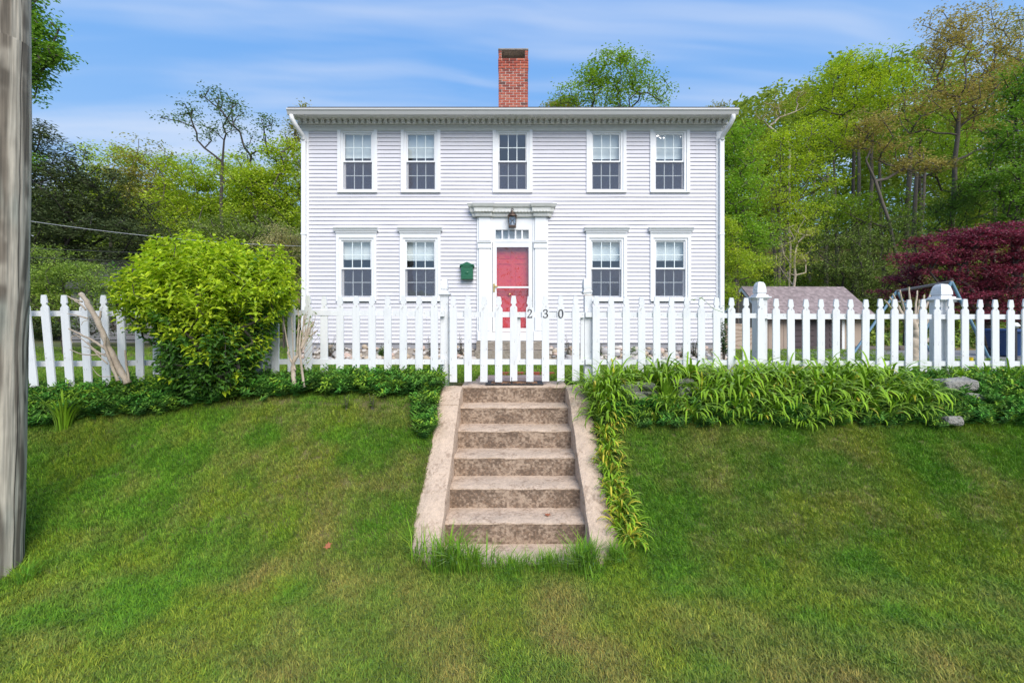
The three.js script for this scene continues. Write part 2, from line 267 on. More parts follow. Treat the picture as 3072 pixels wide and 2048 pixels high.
// clapboards, course by course, cut round windows and door
{
  const R = rng(5), n = 54, step = (WTOP - WBOT) / n, x0 = hx(924), x1 = hx(2150);
  const holes = [...UP, ...LO, DOOR].map(w => ({ a: hx(w.a) + 0.03, b: hx(w.b) - 0.03, t: hy(w.t) - 0.03, u: hy(w.u) + 0.03 }));
  const lip = 0.025, clap = M.house_paint;
  for (let i = 0; i < n; i++) {
    const yb = WBOT + i * step, yt = yb + step + 0.012;
    let spans = [[x0, x1]];
    for (const h of holes) if (yt - 0.012 > h.u + 0.004 && yb < h.t - 0.004) spans = spans.flatMap(([a, b]) => h.b <= a || h.a >= b ? [[a, b]] : [[a, h.a], [h.b, b]].filter(([p, q]) => q - p > 0.02));
    for (const [a, b] of spans) {
      const cuts = [a]; if (b - a > 3.2 && R() < 0.75) cuts.push(lerp(a, b, 0.3 + 0.4 * R())); cuts.push(b);
      for (let c = 0; c < cuts.length - 1; c++) {
        const p = cuts[c] + (c ? 0.002 : 0), q = cuts[c + 1], seg = Math.max(1, Math.round((q - p) / 0.45)), jog = c ? (R() - 0.5) * 0.012 : 0;
        const ring = x => { const w = (fbm(x * 0.8 + 3, i * 0.35, 3, 150) - 0.5) * 0.012 + (fbm(x * 2.3, i * 1.7, 2, 152) - 0.5) * 0.003 + jog, o = (fbm(x * 1.3, i * 2.9, 2, 155) - 0.5) * 0.008; return [[yb + w, ZH + lip + o], [yt + w * 0.2, ZH + 0.003], [yt + w * 0.2, ZH - 0.008], [yb + w, ZH + 0.006]]; };
        const pos = [], idx = [], uv = []; let prev = null;
        for (let k = 0; k <= seg; k++) { const x = lerp(p, q, k / seg), r = ring(x); if (prev) for (let m = 0; m < 4; m++) { const A = prev.r[m], B = prev.r[(m + 1) % 4], Cc = r[m], Dd = r[(m + 1) % 4], o = pos.length / 3; pos.push(prev.x, A[0], A[1], x, Cc[0], Cc[1], prev.x, B[0], B[1], x, Dd[0], Dd[1]); for (const e of [[prev.x, A[0]], [x, Cc[0]], [prev.x, B[0]], [x, Dd[0]]]) uv.push(e[0] * 0.5 + i * 0.37, e[1]); idx.push(o, o + 1, o + 2, o + 1, o + 3, o + 2); } prev = { x, r }; }
        const g = new THREE.BufferGeometry(); g.setAttribute('position', new THREE.Float32BufferAttribute(pos, 3)); g.setAttribute('uv', new THREE.Float32BufferAttribute(uv, 2)); g.setIndex(idx); g.computeVertexNormals();
        mesh('clapboard', g, clap, house);
      }
    }
  }
  mesh('corner_board', metric(box(WX0, hx(927), WBOT - 0.02, 5.16, ZH - 0.06, ZH + 0.03)), M.white_trim, house);
  mesh('corner_board', metric(box(hx(2148), WX1, WBOT - 0.02, 5.16, ZH - 0.06, ZH + 0.03)), M.white_trim, house);
  mesh('foundation', metric(box(WX0 + 0.03, WX1 - 0.03, -0.35, WBOT - 0.01, ZH - 0.3, ZH - 0.02)), M.foundation_stone, house);
}
// cornice, gutter, downspouts
{
  const a = WX0 - 0.05, b = WX1 + 0.05, z = ZH;
  mesh('frieze', metric(prism([[z - 0.005, 5.125], [z + 0.04, 5.125], [z + 0.045, 5.15], [z + 0.055, 5.165], [z + 0.055, 5.245], [z + 0.075, 5.25], [z + 0.11, 5.262], [z + 0.11, 5.345], [z - 0.005, 5.345]], a, b)), M.cornice_paint, house);
  const small = []; for (let x = a + 0.02; x < b - 0.04; x += 0.041) small.push(box(x, x + 0.022, 5.192, 5.224, z + 0.053, z + 0.075));
  small.push(box(a, b, 5.224, 5.238, z + 0.053, z + 0.079));
  mesh('fine_dentil_band', small, M.cornice_paint, house, 'stuff');
  const dg = metric(new THREE.ExtrudeGeometry(new THREE.Shape([[0, 0], [0.07, 0], [0.066, 0.03], [0.085, 0.075], [0.13, 0.088], [0, 0.088]].map(p => new THREE.Vector2(...p))), { depth: 0.075, bevelEnabled: false }).rotateY(-Math.PI / 2).translate(0.0375, 0, 0));
  for (let x = a + 0.07; x < b - 0.05; x += 0.1308) { const d = mesh('dentil', dg, M.cornice_paint, house); d.position.set(x, 5.254, z + 0.108); }
  mesh('soffit', metric(box(a - 0.02, b + 0.02, 5.3455, 5.365, z - 0.1, z + 0.405)), M.cornice_paint, house);
  const gp = [[z + 0.40, 5.31], [z + 0.47, 5.31], [z + 0.485, 5.34], [z + 0.50, 5.375], [z + 0.525, 5.40], [z + 0.525, 5.43], [z + 0.515, 5.43], [z + 0.512, 5.405], [z + 0.485, 5.375], [z + 0.46, 5.32], [z + 0.41, 5.32], [z + 0.41, 5.43], [z + 0.40, 5.43]];
  mesh('gutter', prism(gp, hx(868) + 0.18, hx(2211) - 0.20), M.gutter_metal, house);
  for (const s of [-1, 1]) {
    const x = s < 0 ? hx(915) : hx(2161), xt = s < 0 ? hx(898) + 0.03 : hx(2176) - 0.03, pts = [V(xt, 5.315, z + 0.44), V(xt, 5.24, z + 0.43), V(lerp(xt, x, 0.35), 5.14, z + 0.36), V(x, 4.98, z + 0.13), V(x, 4.90, z + 0.085)];
    const cv = new THREE.CatmullRomCurve3(pts, false, 'catmullrom', 0.2).getPoints(16);
    mesh('downspout_elbow', tube(cv, 0.052, 8), M.vinyl, house);
    const d = mesh('downspout', [rbox(x - 0.05, x + 0.05, 2.75, 4.92, z + 0.032, z + 0.108, 0.012), rbox(x - 0.047, x + 0.047, -0.05, 2.76, z + 0.034, z + 0.105, 0.012)], M.vinyl, house);
    for (const y of [2.73, 4.86]) mesh('bracket', rbox(x - 0.058, x + 0.058, y, y + 0.035, z + 0.0315, z + 0.112, 0.004), M.vinyl, d);
  }
}
// windows
{
  const R = rng(91);
  for (const w of [...UP, ...LO]) {
    const win = sub('window', house), q = sashOf(w), X0 = hx(w.a), X1 = hx(w.b), T = hy(w.t), U = hy(w.u), z = ZH;
    const jx0 = hx(q.x0 - 9), jx1 = hx(q.x1 + 9), jt = hy(w.up ? q.y0 - 8 : 714), jb = hy(q.y1 + 8), sillTop = jb;
    mesh('casing', metric(merge([box(X0, jx0, sillTop, T, z - 0.005, z + 0.045), box(jx1, X1, sillTop, T, z - 0.005, z + 0.045), box(jx0, jx1, jt, T - 0.001, z - 0.005, z + 0.0435)])), M.white_trim, win);
    mesh('sill', metric(rbox(X0 + 0.002, X1 - 0.002, U, sillTop + 0.001, z - 0.004, z + 0.062, 0.004)), M.white_trim, win);
    if (!w.up) {
      const c0 = X0 - 0.01, c1 = X1 + 0.01;
      const band = [box(c0, c1, hy(700), hy(694), z - 0.004, z + 0.06)]; for (let x = c0 + 0.01; x < c1 - 0.02; x += 0.03) band.push(box(x, x + 0.017, hy(699), hy(695), z + 0.055, z + 0.072));
      mesh('fine_dentil_band', band, M.white_trim, win);
      mesh('hood', prism([[z - 0.004, hy(694)], [z + 0.085, hy(694)], [z + 0.09, hy(692)], [z + 0.10, hy(688.5)], [z + 0.13, hy(686)], [z + 0.13, hy(683.5)], [z - 0.004, hy(682.5)]], c0 - 0.035, c1 + 0.035), M.white_trim, win);
    }
    const fr = (x0, x1, y0, y1, t, z0, z1) => [box(x0, x0 + t, y0, y1, z0, z1), box(x1 - t, x1, y0, y1, z0, z1), box(x0 + t, x1 - t, y1 - t, y1, z0, z1 - 0.001), box(x0 + t, x1 - t, y0, y0 + t, z0, z1 - 0.001)];
    mesh('frame', fr(jx0 + 0.001, jx1 - 0.001, jb + 0.002, jt - 0.001, 0.05, z - 0.12, z + 0.022), M.vinyl, win);
    const sx0 = jx0 + 0.051, sx1 = jx1 - 0.051, st = jt - 0.052, sb = jb + 0.053, my = hy(q.m);
    mesh('upper_sash', fr(sx0, sx1, my - 0.022, st, 0.032, z - 0.045, z - 0.005), M.vinyl, win);
    mesh('lower_sash', fr(sx0, sx1, sb, my + 0.024, 0.034, z - 0.092, z - 0.05), M.vinyl, win);
    mesh('insect_screen', box(sx0 + 0.002, sx1 - 0.002, sb + 0.002, my - 0.024, z - 0.016, z - 0.014), M.insect_screen, win);
    for (const [y0, y1, zg] of [[my + 0.010, st - 0.032, z - 0.025], [sb + 0.034, my - 0.010, z - 0.07]]) {
      const gx0 = sx0 + 0.032, gx1 = sx1 - 0.032, cw = (gx1 - gx0) / 3, ch = (y1 - y0) / 2, mt = 0.0085, bars = [];
      for (let k = 1; k < 3; k++) bars.push(box(gx0 + cw * k - mt, gx0 + cw * k + mt, y0, y1, zg - 0.010, zg + 0.010));
      bars.push(box(gx0, gx1, y0 + ch - mt, y0 + ch + mt, zg - 0.008, zg + 0.008));
      mesh('muntin', bars, M.muntin, win);
      for (let i = 0; i < 3; i++) for (let j = 0; j < 2; j++) {
        const pg = new THREE.PlaneGeometry(cw - 2 * mt + 0.004, ch - 2 * mt + 0.004); const uo = R(), vo = R(); const uv = pg.attributes.uv; for (let k = 0; k < uv.count; k++) uv.setXY(k, uv.getX(k) * 0.35 + uo, uv.getY(k) * 0.5 + vo);
        const p = mesh('pane', pg, M.window_glass, win); p.position.set(gx0 + cw * (i + 0.5), y0 + ch * (j + 0.5), zg); p.rotation.set((R() - 0.5) * 0.006, (R() - 0.5) * 0.008, 0);
      }
    }
    const drop = w.up ? (w.a === 1478 ? null : 0.10 + 0.05 * R()) : 0.20 + 0.04 * R();
    if (drop !== null) mesh('roller_shade', [box(sx0 - 0.03, sx1 + 0.03, my + drop, st + 0.03, z - 0.150, z - 0.147), box(sx0 - 0.03, sx1 + 0.03, my + drop - 0.02, my + drop + 0.001, z - 0.155, z - 0.142)], M.shade_cloth, win);
  }
}
// front door: surround, transom, storm door over a red panelled door
{
  const z = ZH, ds = sub('door_surround', house);
  const pil = (a, b) => {
    mesh('pilaster', metric(merge([box(hx(a), hx(b), hy(1022), hy(650), z - 0.006, z + 0.05), rbox(hx(a + 6), hx(b - 6), hy(722), hy(651), z + 0.049, z + 0.085, 0.003), rbox(hx(a + 6), hx(b - 6), hy(992), hy(748), z + 0.049, z + 0.085, 0.003)])), M.white_trim, ds);
    mesh('capital', merge([prism([[z + 0.045, hy(746)], [z + 0.092, hy(746)], [z + 0.096, hy(743)], [z + 0.09, hy(741)], [z + 0.09, hy(732)], [z + 0.11, hy(729)], [z + 0.118, hy(724)], [z + 0.045, hy(724)]], hx(a + 3), hx(b - 3))]), M.white_trim, ds);
    mesh('plinth', metric(rbox(hx(a + 2), hx(b - 2), hy(1021), hy(993), z + 0.048, z + 0.105, 0.004)), M.white_trim, ds);
  };
  pil(1431, 1477); pil(1598.5, 1643.5);
  mesh('frieze_panel', metric(merge([box(hx(1477.2), hx(1598.3), hy(690), hy(652), z - 0.006, z + 0.036), box(hx(1477.2), hx(1487), hy(727), hy(690), z - 0.006, z + 0.034), box(hx(1586), hx(1598.3), hy(727), hy(690), z - 0.006, z + 0.034), box(hx(1487), hx(1586), hy(727), hy(717), z - 0.006, z + 0.036)])), M.white_trim, ds);
  const tr = sub('transom', house);
  for (let i = 0; i < 5; i++) {
    const x = lerp(1487, 1586, (i + 0.5) / 5), pg = new THREE.PlaneGeometry(0.135, 0.22); const p = mesh('pane', pg, M.window_glass, tr); p.position.set(hx(x), hy(703.5), z - 0.02); p.rotation.x = 0.01 * (i - 2);
    if (i) mesh('muntin', rbox(hx(lerp(1487, 1586, i / 5)) - 0.019, hx(lerp(1487, 1586, i / 5)) + 0.019, hy(717.5), hy(689.5), z - 0.03, z + 0.02, 0.006), M.white_trim, tr);
  }
  mesh('curtain', box(hx(1484), hx(1589), hy(719), hy(688), z - 0.13, z - 0.127), M.shade_cloth, tr);
  // entablature: cornice breaking forward over the pilasters
  const en = sub('entablature', house);
  const prof = (k) => [[z - 0.006, hy(652)], [z + 0.09 + k, hy(652)], [z + 0.10 + k, hy(648)], [z + 0.095 + k, hy(646)], [z + 0.095 + k, hy(642)], [z + 0.14 + k, hy(639)], [z + 0.15 + k, hy(630)], [z + 0.15 + k, hy(628)], [z + 0.185 + k, hy(625)], [z + 0.205 + k, hy(619)], [z + 0.215 + k, hy(616.5)], [z - 0.006, hy(614)]];
  const taper = (a, b, k, flareL, flareR) => { const g = prism(prof(k), hx(a), hx(b)), p = g.attributes.position, zt = z + 0.215 + k; for (let i = 0; i < p.count; i++) { const f = clamp((p.getZ(i) - (z + 0.09 + k)) / (zt - z - 0.09 - k)) * 0.125; if (Math.abs(p.getX(i) - hx(a)) < 1e-4) p.setX(i, p.getX(i) - f * flareL); if (Math.abs(p.getX(i) - hx(b)) < 1e-4) p.setX(i, p.getX(i) + f * flareR); } g.computeVertexNormals(); return metric(g); };
  mesh('cornice', taper(1418.5, 1653, 0, 1, 1), M.cornice_paint, en);
  mesh('cornice_break', taper(1428, 1476, 0.05, 0.6, 0.6), M.cornice_paint, en); mesh('cornice_break', taper(1599.5, 1645.5, 0.05, 0.6, 0.6), M.cornice_paint, en);
  const dents = []; for (let px = 1478; px < 1598; px += 9.6) dents.push(box(hx(px), hx(px + 5), hy(640.5), hy(636), z + 0.11, z + 0.172));
  for (const s of [1430, 1601]) for (let k = 0; k < 5; k++) dents.push(box(hx(s + k * 9.3), hx(s + 5 + k * 9.3), hy(640.5), hy(636), z + 0.16, z + 0.222));
  mesh('fine_dentil_band', dents, M.cornice_paint, en);
  // storm door
  const sd = sub('storm_door', house), fx0 = hx(1478.5), fx1 = hx(1597.3), f0 = hy(995), f1 = hy(727.5), ix0 = hx(1490), ix1 = hx(1586);
  mesh('frame', metric(merge([box(fx0, ix0, f0, f1, z - 0.03, z + 0.03), box(ix1, fx1, f0, f1, z - 0.03, z + 0.03), box(ix0, ix1, hy(741.5), f1, z - 0.03, z + 0.029), box(ix0, ix1, f0, hy(984), z - 0.03, z + 0.029), box(ix0, ix1, hy(864), hy(859), z - 0.02, z + 0.024)])), M.vinyl, sd);
  for (const [a, b] of [[741.5, 859], [864, 984]]) { const g = new THREE.PlaneGeometry(ix1 - ix0, hy(a) - hy(b)); const p = mesh('pane', g, M.storm_glass, sd); p.position.set((ix0 + ix1) / 2, (hy(a) + hy(b)) / 2, z + 0.004); p.rotation.x = -0.006; }
  mesh('handle', [rbox(hx(1480), hx(1484.5), hy(876), hy(851), z + 0.0305, z + 0.042, 0.003), rbox(hx(1481), hx(1494), hy(861), hy(857.5), z + 0.055, z + 0.07, 0.004), rbox(hx(1481), hx(1483.5), hy(861), hy(857.5), z + 0.04, z + 0.06, 0.002)], M.brass, sd);
  const fd = sub('front_door', house), dz = z - 0.13;
  mesh('leaf', box(hx(1479), hx(1597), hy(1003), hy(729), dz - 0.045, dz), M.red_door, fd);
  const rails = [[1479.2, 1491], [1533, 1543], [1585, 1596.8]].map(([a, b]) => box(hx(a), hx(b), hy(1002), hy(730), dz, dz + 0.014));
  for (const [a, b] of [[730, 745], [778, 790], [868, 884], [985, 1002]]) for (const [p, q] of [[1491, 1533], [1543, 1585]]) rails.push(box(hx(p), hx(q), hy(b), hy(a), dz, dz + 0.013));
  mesh('stile', rails, M.red_door, fd);
  for (const [a, b] of [[749, 774], [794, 864], [888, 981]]) for (const [p, q] of [[1495, 1529], [1547, 1581]]) mesh('panel', rbox(hx(p), hx(q), hy(b), hy(a), dz - 0.002, dz + 0.010, 0.005), M.red_door, fd);
  const kg = new THREE.SphereGeometry(0.03, 14, 10); const kn = mesh('knob', kg, M.brass, fd); kn.position.set(hx(1529), hy(882), dz + 0.05);
  mesh('threshold', metric(box(hx(1477.3), hx(1598.3), hy(1021.5), hy(996), z - 0.17, z + 0.02)), M.white_trim, house);
}
// chimney of single bricks round a dark flue, its hood open to the front
{
  const ch = sub('chimney', house), R = rng(17), D = 14.7, s = F / D, cx = (1539.8 - 1536) / s, hw = 0.465, zf = -D + 0.34, zb = -D - 0.34, y0 = 6.75, top = EYE + (HY - 164) / s, ot = EYE + (HY - 168.5) / s, ob = EYE + (HY - 192) / s, c = 0.0822;
  mesh('mortar_core', metric(merge([box(cx - hw + 0.012, cx + hw - 0.012, y0, ob - 0.004, zb + 0.012, zf - 0.012), box(cx - hw + 0.012, cx - 0.37, ob - 0.004, ot, zb + 0.012, zf - 0.012), box(cx + 0.37, cx + hw - 0.012, ob - 0.004, ot, zb + 0.012, zf - 0.012), box(cx - 0.37, cx + 0.37, ob - 0.004, ot, zb + 0.012, zb + 0.1)])), M.mortar, ch);
  mesh('cap_slab', metric(rbox(cx - hw - 0.012, cx + hw + 0.012, ot + 0.001, top, zb - 0.02, zf + 0.02, 0.01)), M.foundation_stone, ch);
  const bg = [0, 1, 2].map(i => { const g = metric(new RoundedBoxGeometry(0.212, 0.066, 0.1, 1, 0.007)); const uv = g.attributes.uv; for (let k = 0; k < uv.count; k++) uv.setXY(k, uv.getX(k) * 2 + i * 0.37, uv.getY(k) * 2 + i * 0.21); return g; });
  const put = (x, y, z, len, turn) => { const r = R(), m = r < 0.34 ? 0 : r < 0.56 ? 1 : r < 0.76 ? 2 : r < 0.88 ? 3 : r < 0.94 ? 4 : 5; const b = mesh('brick', bg[(R() * 3) | 0], M['brick' + m], ch); b.position.set(x, y, z); b.rotation.set((R() - 0.5) * 0.02, turn + (R() - 0.5) * 0.02, (R() - 0.5) * 0.02); b.scale.x = len / 0.212; };
  for (let y = ob - c / 2, r = 0; y > y0; y -= c, r++) {
    const out = r < 4 ? 0.012 : 0;                                     // the top courses corbel out
    for (const face of ['front', 'left', 'right']) {
      const half = face === 'front' ? hw : 0.34, offs = r % 2 ? 0 : 0.118;
      for (let a = -half - offs; a < half - 0.02; a += 0.2335) {
        const p = Math.max(a, -half), q = Math.min(a + 0.2185, half); if (q - p < 0.04) continue; const m = (p + q) / 2;
        if (face === 'front') put(cx + m, y, zf - 0.05 + out, q - p, 0); else if (r < 18) put(face === 'left' ? cx - hw + 0.05 - out : cx + hw - 0.05 + out, y, -D + m, q - p, Math.PI / 2);
      }
    }
  }
  for (let k = 0; k < 3; k++) for (const sx of [-1, 1]) put(cx + sx * (hw - 0.047), ob + c * (k + 0.5), zf - 0.05, 0.093, 0);
}
// things on the house front
{
  const z = ZH, l = group('wall_lantern', 'bronze glass lantern with crossed bars hanging over the red door', 'lantern', [hx(1537), hy(652), z + 0.16]);
  const top = 0.012, w0 = 0.088, h = (686 - 652) / S, w1 = 0.074;
  mesh('roof', new THREE.LatheGeometry([[0.0, 0.125], [0.028, 0.12], [0.03, 0.09], [0.045, 0.07], [0.075, 0.045], [0.115, 0.0], [0.105, -0.012], [0, -0.012]].map(p => new THREE.Vector2(...p)), 20).scale(1, 1, 0.8), M.bronze, l);
  const ring = new THREE.TorusGeometry(0.024, 0.006, 8, 16); ring.translate(0, 0.145, 0); mesh('ring', ring, M.bronze, l);
  const bars = []; for (const sx of [-1, 1]) for (const sz of [-1, 1]) bars.push(tube([V(sx * w0, 0, sz * w0 * 0.8), V(sx * w1, -h + 0.03, sz * w1 * 0.8)], 0.009, 6));
  for (const sz of [-1, 1]) for (const s of [-1, 1]) bars.push(tube([V(s * w0, -0.02, sz * w0 * 0.82), V(-s * w1, -h + 0.05, sz * w1 * 0.82)], 0.0055, 5));
  mesh('cage', bars, M.bronze, l); mesh('base', rbox(-w1 - 0.01, w1 + 0.01, -h - 0.005, -h + 0.045, -w1 * 0.8 - 0.01, w1 * 0.8 + 0.01, 0.005), M.bronze, l);
  for (const sz of [-1, 1]) { const p = mesh('pane', new THREE.PlaneGeometry(0.15, h - 0.07), M.window_glass, l); p.position.set(0, -h / 2, sz * w1 * 0.78); }
  mesh('candle', new THREE.CylinderGeometry(0.012, 0.012, 0.09, 10).translate(0, -h + 0.09, 0), M.white_trim, l);
  mesh('arm', tube([V(0, 0.11, 0), V(0, 0.11, -0.1), V(0, 0.09, -0.125)], 0.008, 6), M.bronze, l);
  const mb = group('mailbox', 'green metal wall mailbox with peaked lid beside the door', 'mailbox', [hx(1402.5), hy(837), z + 0.03]), mh = (837 - 788) / S, mw = 17.5 / S;
  mesh('body', [rbox(-mw, mw, 0.0, mh * 0.78, 0, 0.115, 0.008, 2), rbox(-mw - 0.008, mw + 0.008, -0.012, 0.012, -0.002, 0.122, 0.004)], M.mailbox_green, mb);
  const ls = new THREE.Shape([[-mw - 0.03, mh * 0.70], [-mw - 0.024, mh * 0.82], [0, mh * 1.0], [mw + 0.024, mh * 0.82], [mw + 0.03, mh * 0.70], [mw + 0.004, mh * 0.78], [-mw - 0.004, mh * 0.78]].map(p => new THREE.Vector2(...p)));
  mesh('lid', new THREE.ExtrudeGeometry(ls, { depth: 0.125, bevelEnabled: true, bevelSize: 0.004, bevelThickness: 0.004, bevelSegments: 1 }).translate(0, 0, 0.002), M.mailbox_green, mb);
  mesh('slot_flap', rbox(-mw * 0.7, mw * 0.7, mh * 0.68, mh * 0.79, 0.114, 0.125, 0.01, 2), M.mailbox_green, mb);
  mesh('door_panel', rbox(-mw * 0.8, mw * 0.8, mh * 0.07, mh * 0.6, 0.112, 0.119, 0.004), M.mailbox_green, mb);
  const em = new THREE.SphereGeometry(0.035, 12, 8).scale(1.3, 0.8, 0.25); const e = mesh('emblem', em, M.mailbox_green, mb); e.position.set(0, mh * 0.36, 0.12);
}

// ---------------------------------------------------------------- hard things in the garden
const n3 = (x, y, z, s) => fbm(x + z * 0.73, y - z * 0.61 + s * 7.3, 3, s);
function rough(g, amp, fr, s = 0) { const p = g.attributes.position; for (let i = 0; i < p.count; i++) { const x = p.getX(i) * fr, y = p.getY(i) * fr, z = p.getZ(i) * fr; p.setXYZ(i, p.getX(i) + (n3(x, y, z, s + 1) - 0.5) * amp, p.getY(i) + (n3(x, y, z, s + 2) - 0.5) * amp, p.getZ(i) + (n3(x, y, z, s + 3) - 0.5) * amp); } g.computeVertexNormals(); return g; }
function sbox(x0, x1, y0, y1, z0, z1, nx = 1, ny = 1, nz = 1) { const g = new THREE.BoxGeometry(x1 - x0, y1 - y0, z1 - z0, nx, ny, nz); g.translate((x0 + x1) / 2, (y0 + y1) / 2, (z0 + z1) / 2); return g; }

{ // concrete steps between two sloping cheek walls
  const st = group('concrete_steps', 'worn tan concrete steps climbing the grass bank to the gate', 'steps', [STX, 0, 0]), hw = 0.645;
  for (let k = 0; k < 6; k++) {
    const s = sub('step', st), y = -RISE * k, zf = -NOSE[k], zb = k ? -NOSE[k - 1] : -5.98;
    const t = rough(sbox(-hw, hw, y - 0.022, y, zb - 0.03, zf + 0.004, 40, 1, 8), 0.012, 9, 200 + k); const p = t.attributes.position; for (let i = 0; i < p.count; i++) { const e = p.getZ(i) - zf; if (e > -0.03 && p.getY(i) > y - 0.01) p.setY(i, p.getY(i) - 0.006 - 0.012 * vnoise(p.getX(i) * 14, k, 210)); } t.computeVertexNormals();
    mesh('tread', metric(t), M.concrete, s);
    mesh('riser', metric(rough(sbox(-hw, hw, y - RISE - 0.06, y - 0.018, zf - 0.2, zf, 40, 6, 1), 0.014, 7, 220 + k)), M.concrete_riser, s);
  }
  mesh('footing_slab', metric(rough(sbox(-hw + 0.02, hw, -6 * RISE - 0.12, -6 * RISE, -NOSE[5] - 0.05, -3.74, 30, 1, 6), 0.02, 6, 230)), M.concrete, st);
  const topY = d => d > 5.32 ? lerp(-0.03, 0.002, clamp((d - 5.32) / 0.2)) : -0.03 - (5.32 - d) * 0.652;
  for (const s of [-1, 1]) {
    const runs = s < 0 ? [[5.60, 5.145], [5.133, 3.66]] : [[5.60, 3.64]];
    for (const [d0, d1] of runs) {
      const n = Math.ceil((d0 - d1) / 0.05), pos = [], uv = [], idx = [];
      for (let i = 0; i <= n; i++) {
        const d = lerp(d0, d1, i / n), y = topY(d) + (fbm(d * 5, s, 3, 240) - 0.5) * 0.02, o = 0.255 + (fbm(d * 3.2, s * 3, 3, 242) - 0.5) * 0.06, c = runs.length > 1 && (i === 0 || i === n) ? 0.004 : 0;
        const ring = [[0.622, y - 0.7], [0.624, y - 0.25], [0.626, y - 0.03], [0.632, y - 0.006 - c], [0.65, y - c], [0.622 + o * 0.5, y + 0.004 - c], [0.622 + o - 0.035, y - 0.004 - c], [0.622 + o - 0.01, y - 0.025], [0.622 + o, y - 0.09], [0.622 + o, y - 0.7]];
        ring.forEach(([x, yy], k) => { const j = (n3(x * 9, yy * 9, d * 9, 244) - 0.5) * 0.012; pos.push(s * (x + (k > 0 && k < 9 ? j : 0)), yy + j, -d + (i === 0 || i === n ? (vnoise(x * 20, yy * 5, 246) - 0.5) * 0.014 : 0)); uv.push(x, d); });
      }
      const m = 10; for (let i = 0; i < n; i++) for (let k = 0; k < m - 1; k++) { const a = i * m + k, b = a + m; s > 0 ? idx.push(a, b, a + 1, a + 1, b, b + 1) : idx.push(a, a + 1, b, a + 1, b + 1, b); }
      for (const e of [0, n]) for (let k = 1; k < m - 1; k++) idx.push(e * m, e * m + k, e * m + k + 1);
      const g = new THREE.BufferGeometry(); g.setAttribute('position', new THREE.Float32BufferAttribute(pos, 3)); g.setAttribute('uv', new THREE.Float32BufferAttribute(uv, 2)); g.setIndex(idx); g.computeVertexNormals();
      mesh('cheek_wall', metric(toCreasedNormals(g, 0.6)), M.concrete, st);
    }
  }
  const wk = new THREE.Group(); wk.name = 'walkway'; wk.userData = { kind: 'structure' }; scene.add(wk); const R = rng(31);
  for (const [d0, d1, a, b] of [[5.97, 6.3, -0.50, 0.48], [6.315, 6.72, -0.47, 0.02], [6.32, 6.70, 0.035, 0.46]]) mesh('paving_slab', metric(rough(sbox(a, b, -0.08, 0.0 - 0.012 * R(), -d1, -d0, 10, 1, 5), 0.022, 5, 250 + d0 * 10)), M.walk_stone, wk);
  for (let i = 0; i < 4; i++) mesh('brick', metric(rough(sbox(-0.25 + i * 0.23, -0.04 + i * 0.23, -0.06, 0.005, -7.0, -6.88, 3, 1, 2), 0.01, 9, 260 + i)), M.brick1, wk);
  const sp = group('stone_doorstep', 'rough brown stone block steps below the red door', 'doorstep', [0, 0, ZH]); 
  mesh('block', metric(rough(sbox(-0.80, 0.16, -0.3, 0.105, 0.0, 0.62, 12, 5, 6), 0.03, 6, 270)), M.foundation_stone, sp); mesh('block', metric(rough(sbox(0.175, 0.80, -0.3, 0.10, 0.0, 0.60, 9, 5, 6), 0.03, 6, 271)), M.foundation_stone, sp);
  mesh('block', metric(rough(sbox(-0.80, -0.30, 0.11, 0.285, 0.0, 0.3, 8, 4, 4), 0.025, 6, 272)), M.foundation_stone, sp); mesh('block', metric(rough(sbox(-0.285, 0.80, 0.11, 0.288, 0.0, 0.31, 14, 4, 4), 0.025, 6, 273)), M.foundation_stone, sp);
  const dm = group('doormat', 'black rubber doormat with brown coir middle under the gate', 'doormat', [0.03, 0.006, -5.76]);
  mesh('rubber_border', [rbox(-0.36, 0.36, 0, 0.012, 0.10, 0.135, 0.004), rbox(-0.36, 0.36, 0, 0.012, -0.16, -0.125, 0.004), rbox(-0.36, -0.29, 0, 0.012, -0.125, 0.10, 0.004), rbox(0.29, 0.36, 0, 0.012, -0.125, 0.10, 0.004), ...[...Array(14)].map((_, i) => rbox(-0.335 + i * 0.048, -0.305 + i * 0.048, 0.011, 0.018, 0.108, 0.128, 0.002))], M.mat_rubber, dm);
  mesh('coir_panel', rough(sbox(-0.289, 0.289, 0.001, 0.014, -0.124, 0.099, 30, 1, 12), 0.006, 40, 280), M.mat_coir, dm);
}
